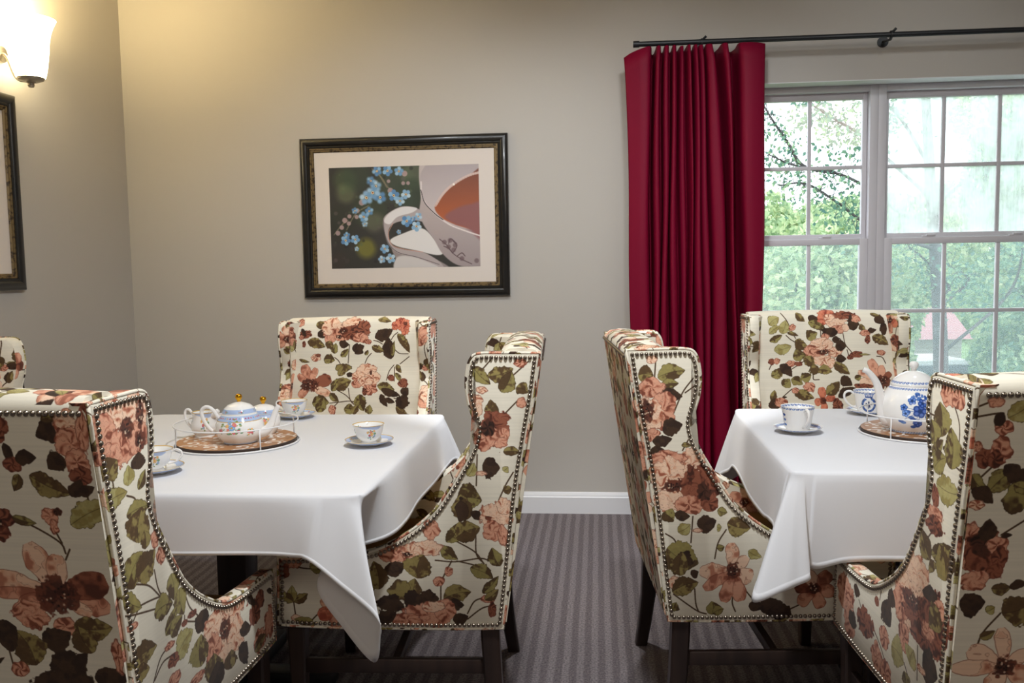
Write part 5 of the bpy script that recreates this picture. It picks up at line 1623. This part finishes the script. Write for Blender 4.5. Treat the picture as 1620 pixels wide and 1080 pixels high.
def leaf_material(name, stops, transl=.35):
    m = bpy.data.materials.new(name)
    m.use_nodes = True
    nt = m.node_tree
    N, Lk = nt.nodes, nt.links
    out = N['Material Output']
    N.remove(N['Principled BSDF'])
    g = N.new('ShaderNodeNewGeometry')
    r = N.new('ShaderNodeValToRGB')
    while len(r.color_ramp.elements) < len(stops):
        r.color_ramp.elements.new(.5)
    for e, (p, c) in zip(r.color_ramp.elements, stops):
        e.position = p
        e.color = (*s2l(c), 1)
    Lk.new(g.outputs['Random Per Island'], r.inputs['Fac'])
    d = N.new('ShaderNodeBsdfDiffuse')
    t = N.new('ShaderNodeBsdfTranslucent')
    mx = N.new('ShaderNodeMixShader')
    mx.inputs[0].default_value = transl
    Lk.new(r.outputs['Color'], d.inputs['Color'])
    Lk.new(r.outputs['Color'], t.inputs['Color'])
    Lk.new(d.outputs[0], mx.inputs[1])
    Lk.new(t.outputs[0], mx.inputs[2])
    Lk.new(mx.outputs[0], out.inputs['Surface'])
    return m


M_LEAF = leaf_material('garden_leaves', [(0, (134, 164, 128)), (.4, (188, 210, 168)), (.75, (214, 228, 186)), (1, (232, 236, 196))])  # paler than plain leaves: the outdoor haze is put into their colour
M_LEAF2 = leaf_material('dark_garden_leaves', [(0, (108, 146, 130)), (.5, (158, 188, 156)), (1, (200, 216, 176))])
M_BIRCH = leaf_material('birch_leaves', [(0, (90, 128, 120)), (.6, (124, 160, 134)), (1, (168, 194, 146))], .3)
M_BARK = add_noise_color(mat('grey_bark', (96, 92, 92), .9), (70, 66, 66), 8)


def add_leaf(verts, faces, p, size, rng):
    a = Vector((rng.gauss(0, 1), rng.gauss(0, 1), rng.gauss(0, .7))).normalized()
    b = a.orthogonal().normalized()
    ang = rng.uniform(0, 6.28)
    c = a.cross(b)
    b, c = b * math.cos(ang) + c * math.sin(ang), c * math.cos(ang) - b * math.sin(ang)
    i = len(verts)
    for q in ((-1, 0), (-.1, .55), (1, 0), (-.1, -.55)):
        v = p + b * (q[0] * size) + c * (q[1] * size)
        verts.append((v.x, v.y, v.z))
    faces.append((i, i + 1, i + 2, i + 3))


def foliage(name, clumps, n, size, m, parent, rng):
    V, F = [], []
    wts = [r ** 2 for _, r in clumps]
    for _ in range(n):
        c, r = rng.choices(clumps, wts)[0]
        d = Vector((rng.gauss(0, 1), rng.gauss(0, 1), rng.gauss(0, 1))).normalized() * r * rng.uniform(.6, 1.0) ** .5
        add_leaf(V, F, Vector(c) + d, size * rng.uniform(.6, 1.3), rng)
    me = bpy.data.meshes.new(name)
    me.from_pydata(V, [], F)
    me.materials.append(m)
    return link(bpy.data.objects.new(name, me), parent)


def tree(label, x, y, top, wid, n, size, m, seed, group='trees in the garden outside', low=None, tilt=0):
    rng = random.Random(seed)
    t = thing('garden_tree', label, 'tree', (x, y, GZ), 0, group)
    Ht = top - GZ
    low = .3 if low is None else low
    b = nb()
    add_tube(b, catmull([(0, 0, 0), (.08 + tilt * .3, 0, Ht * .35), (tilt, .1, Ht * .8)], 6), [.16 - .10 * k / 12 for k in range(13)], 8)
    clumps = []
    for k in range(26):
        a, h = rng.uniform(0, 6.28), rng.uniform(low, .96)
        rr = wid * (.95 - .55 * abs(h - .55)) * rng.uniform(.3, 1)
        c = (rr * math.cos(a) + tilt * h, rr * .8 * math.sin(a), Ht * h)
        clumps.append((c, wid * rng.uniform(.26, .42)))
        add_tube(b, catmull([(tilt * h * .6, 0, Ht * h * .6), (c[0] * .5 + tilt * h * .3, c[1] * .5, Ht * h * .82), c], 4), [.045 - .004 * j for j in range(9)], 5)
    finish('trunk', b, M_BARK, t, 180)
    foliage('foliage', clumps, n, size, m, t, rng)
    return t


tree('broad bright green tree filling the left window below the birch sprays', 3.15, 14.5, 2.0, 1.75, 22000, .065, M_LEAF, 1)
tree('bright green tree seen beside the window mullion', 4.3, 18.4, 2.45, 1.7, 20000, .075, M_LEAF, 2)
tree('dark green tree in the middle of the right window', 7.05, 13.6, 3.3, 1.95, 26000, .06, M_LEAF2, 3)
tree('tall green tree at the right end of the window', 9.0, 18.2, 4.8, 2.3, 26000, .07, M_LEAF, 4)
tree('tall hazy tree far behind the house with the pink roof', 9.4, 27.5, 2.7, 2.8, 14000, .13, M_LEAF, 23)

# birch whose hanging sprays cross the upper panes
bt = thing('birch_tree', 'slender birch with sparse leafy sprays across the upper panes', 'tree', (3.6, 9.6, GZ))
O = Vector((3.6, 9.6, GZ))
bb_ = nb()
add_tube(bb_, [Vector(p) - O for p in catmull([(3.6, 9.6, GZ), (3.55, 9.6, .4), (3.35, 9.5, 2.4), (3.2, 9.4, 4.2)], 6)], [.10 - .004 * k for k in range(19)], 8)
BR = [((3.45, 9.5, 1.6), (3.0, 9.2, 1.75), (2.54, 9.0, 2.04), (2.25, 9.0, 2.165), (1.9, 8.9, 2.22), (1.63, 8.8, 2.32)),
      ((3.40, 9.5, 1.9), (2.9, 9.2, 2.25), (2.536, 9.0, 2.505), (2.30, 9.0, 2.66), (2.115, 9.0, 2.78), (1.9, 8.9, 2.9)),
      ((2.30, 9.0, 2.15), (2.002, 9.0, 2.224), (1.85, 9.0, 2.45), (1.70, 9.0, 2.68), (1.60, 9.0, 2.85)),
      ((3.42, 9.5, 1.4), (2.9, 9.2, 1.55), (2.549, 9.0, 1.688), (2.33, 9.0, 1.861), (2.03, 9.0, 2.05), (1.77, 9.0, 2.04)),
      ((3.38, 9.5, 2.2), (3.0, 9.3, 2.7), (2.6, 9.1, 2.95), (2.3, 9.0, 3.0)),
      ((3.5, 9.55, .9), (3.66, 9.7, 1.0), (3.45, 9.7, 1.25), (3.28, 9.8, 1.43)), ((3.5, 9.55, .8), (3.97, 10, 1.06), (3.75, 10, 1.23)),
      ((3.55, 9.6, .3), (4.34, 10, .85), (4.51, 10, 1.3), (4.5, 10, 1.9)), ((3.4, 9.5, 1.8), (3.9, 9.7, 2.2), (4.3, 9.9, 2.4), (4.8, 10, 2.9))]
rng = random.Random(17)
V, F = [], []
for k, br in enumerate(BR):
    C_ = catmull(br, 7)
    add_tube(bb_, [p - O for p in C_], [.020 - .014 * j / len(C_) for j in range(len(C_))], 6)
    for j, p in enumerate(C_):
        if j < len(C_) * .25:
            continue
        for q in range(rng.choice((1, 2, 2, 3))):
            e = p + Vector((rng.gauss(0, .10), rng.gauss(0, .15), rng.gauss(-.06, .10)))
            add_tube(bb_, [p - O, (p + e) / 2 - O + Vector((0, 0, .02)), e - O], [.004, .003, .002], 4)
            for z in range(rng.choice((3, 5, 7, 9)) + (8 if (k == 1 or p.x > 2.35) else 0)):
                add_leaf(V, F, e - O + Vector((rng.gauss(0, .07), rng.gauss(0, .1), rng.gauss(-.02, .07))), rng.uniform(.018, .036), rng)
finish('trunk', bb_, M_BARK, bt, 180)
me = bpy.data.meshes.new('foliage')
me.from_pydata(V, [], F)
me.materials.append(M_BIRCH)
link(bpy.data.objects.new('foliage', me), bt)

# small things far off: a pink-roofed house and a parked white car
hs = thing('house', 'distant low house with a pink roof beyond the trees', 'house', (7.7, 23.2, GZ))
finish('walls', box((-1.0, -1, 0), (1.0, 1.5, 1.65)), mat('pale_siding', (198, 190, 190), .8), hs, 0)
b = nb()
pr = [(-1.15, -1.3, 1.60), (1.15, -1.3, 1.60), (1.15, .25, 2.30), (-1.15, .25, 2.30), (1.15, 1.8, 1.60), (-1.15, 1.8, 1.60)]
v = [b.verts.new(p) for p in pr]
for f in ((0, 1, 2, 3), (3, 2, 4, 5), (0, 3, 5), (1, 4, 2), (0, 5, 4, 1)):
    b.faces.new([v[k] for k in f])
finish('roof', b, mat('pink_shingles', (178, 134, 136), .8), hs, 0)
cr = thing('parked_car', 'distant white car parked beyond the lawn', 'car', (6.9, 19.6, GZ), .15)
cp = [(-2.1, .35), (-2.1, .75), (-1.3, .95), (-.7, 1.42), (.7, 1.42), (1.3, 1.0), (2.1, .85), (2.15, .35)]
b = nb()
ra = [[b.verts.new((x, y, z)) for x, z in cp] for y in (-.8, .8)]
for k in range(len(cp)):
    b.faces.new((ra[0][k], ra[0][(k + 1) % len(cp)], ra[1][(k + 1) % len(cp)], ra[1][k]))
b.faces.new(ra[0]); b.faces.new(ra[1][::-1])
bmesh.ops.recalc_face_normals(b, faces=b.faces[:])
bmesh.ops.bevel(b, geom=b.edges[:], offset=.08, segments=2, affect='EDGES')
finish('body', b, mat('white_car_paint', (230, 232, 236), .3), cr, 30)
for x in (-1.3, 1.35):
    for y in (-.82, .70):
        finish('wheel', tube([(x, y, .34), (x, y + .12, .34)], .34, 20), mat('tyre_rubber', (40, 40, 42), .8), cr, 30)
finish('window', box((-.95, -.815, 1.0), (.95, .815, 1.34), .03), mat('car_glass', (60, 70, 80), .1), cr, 30)
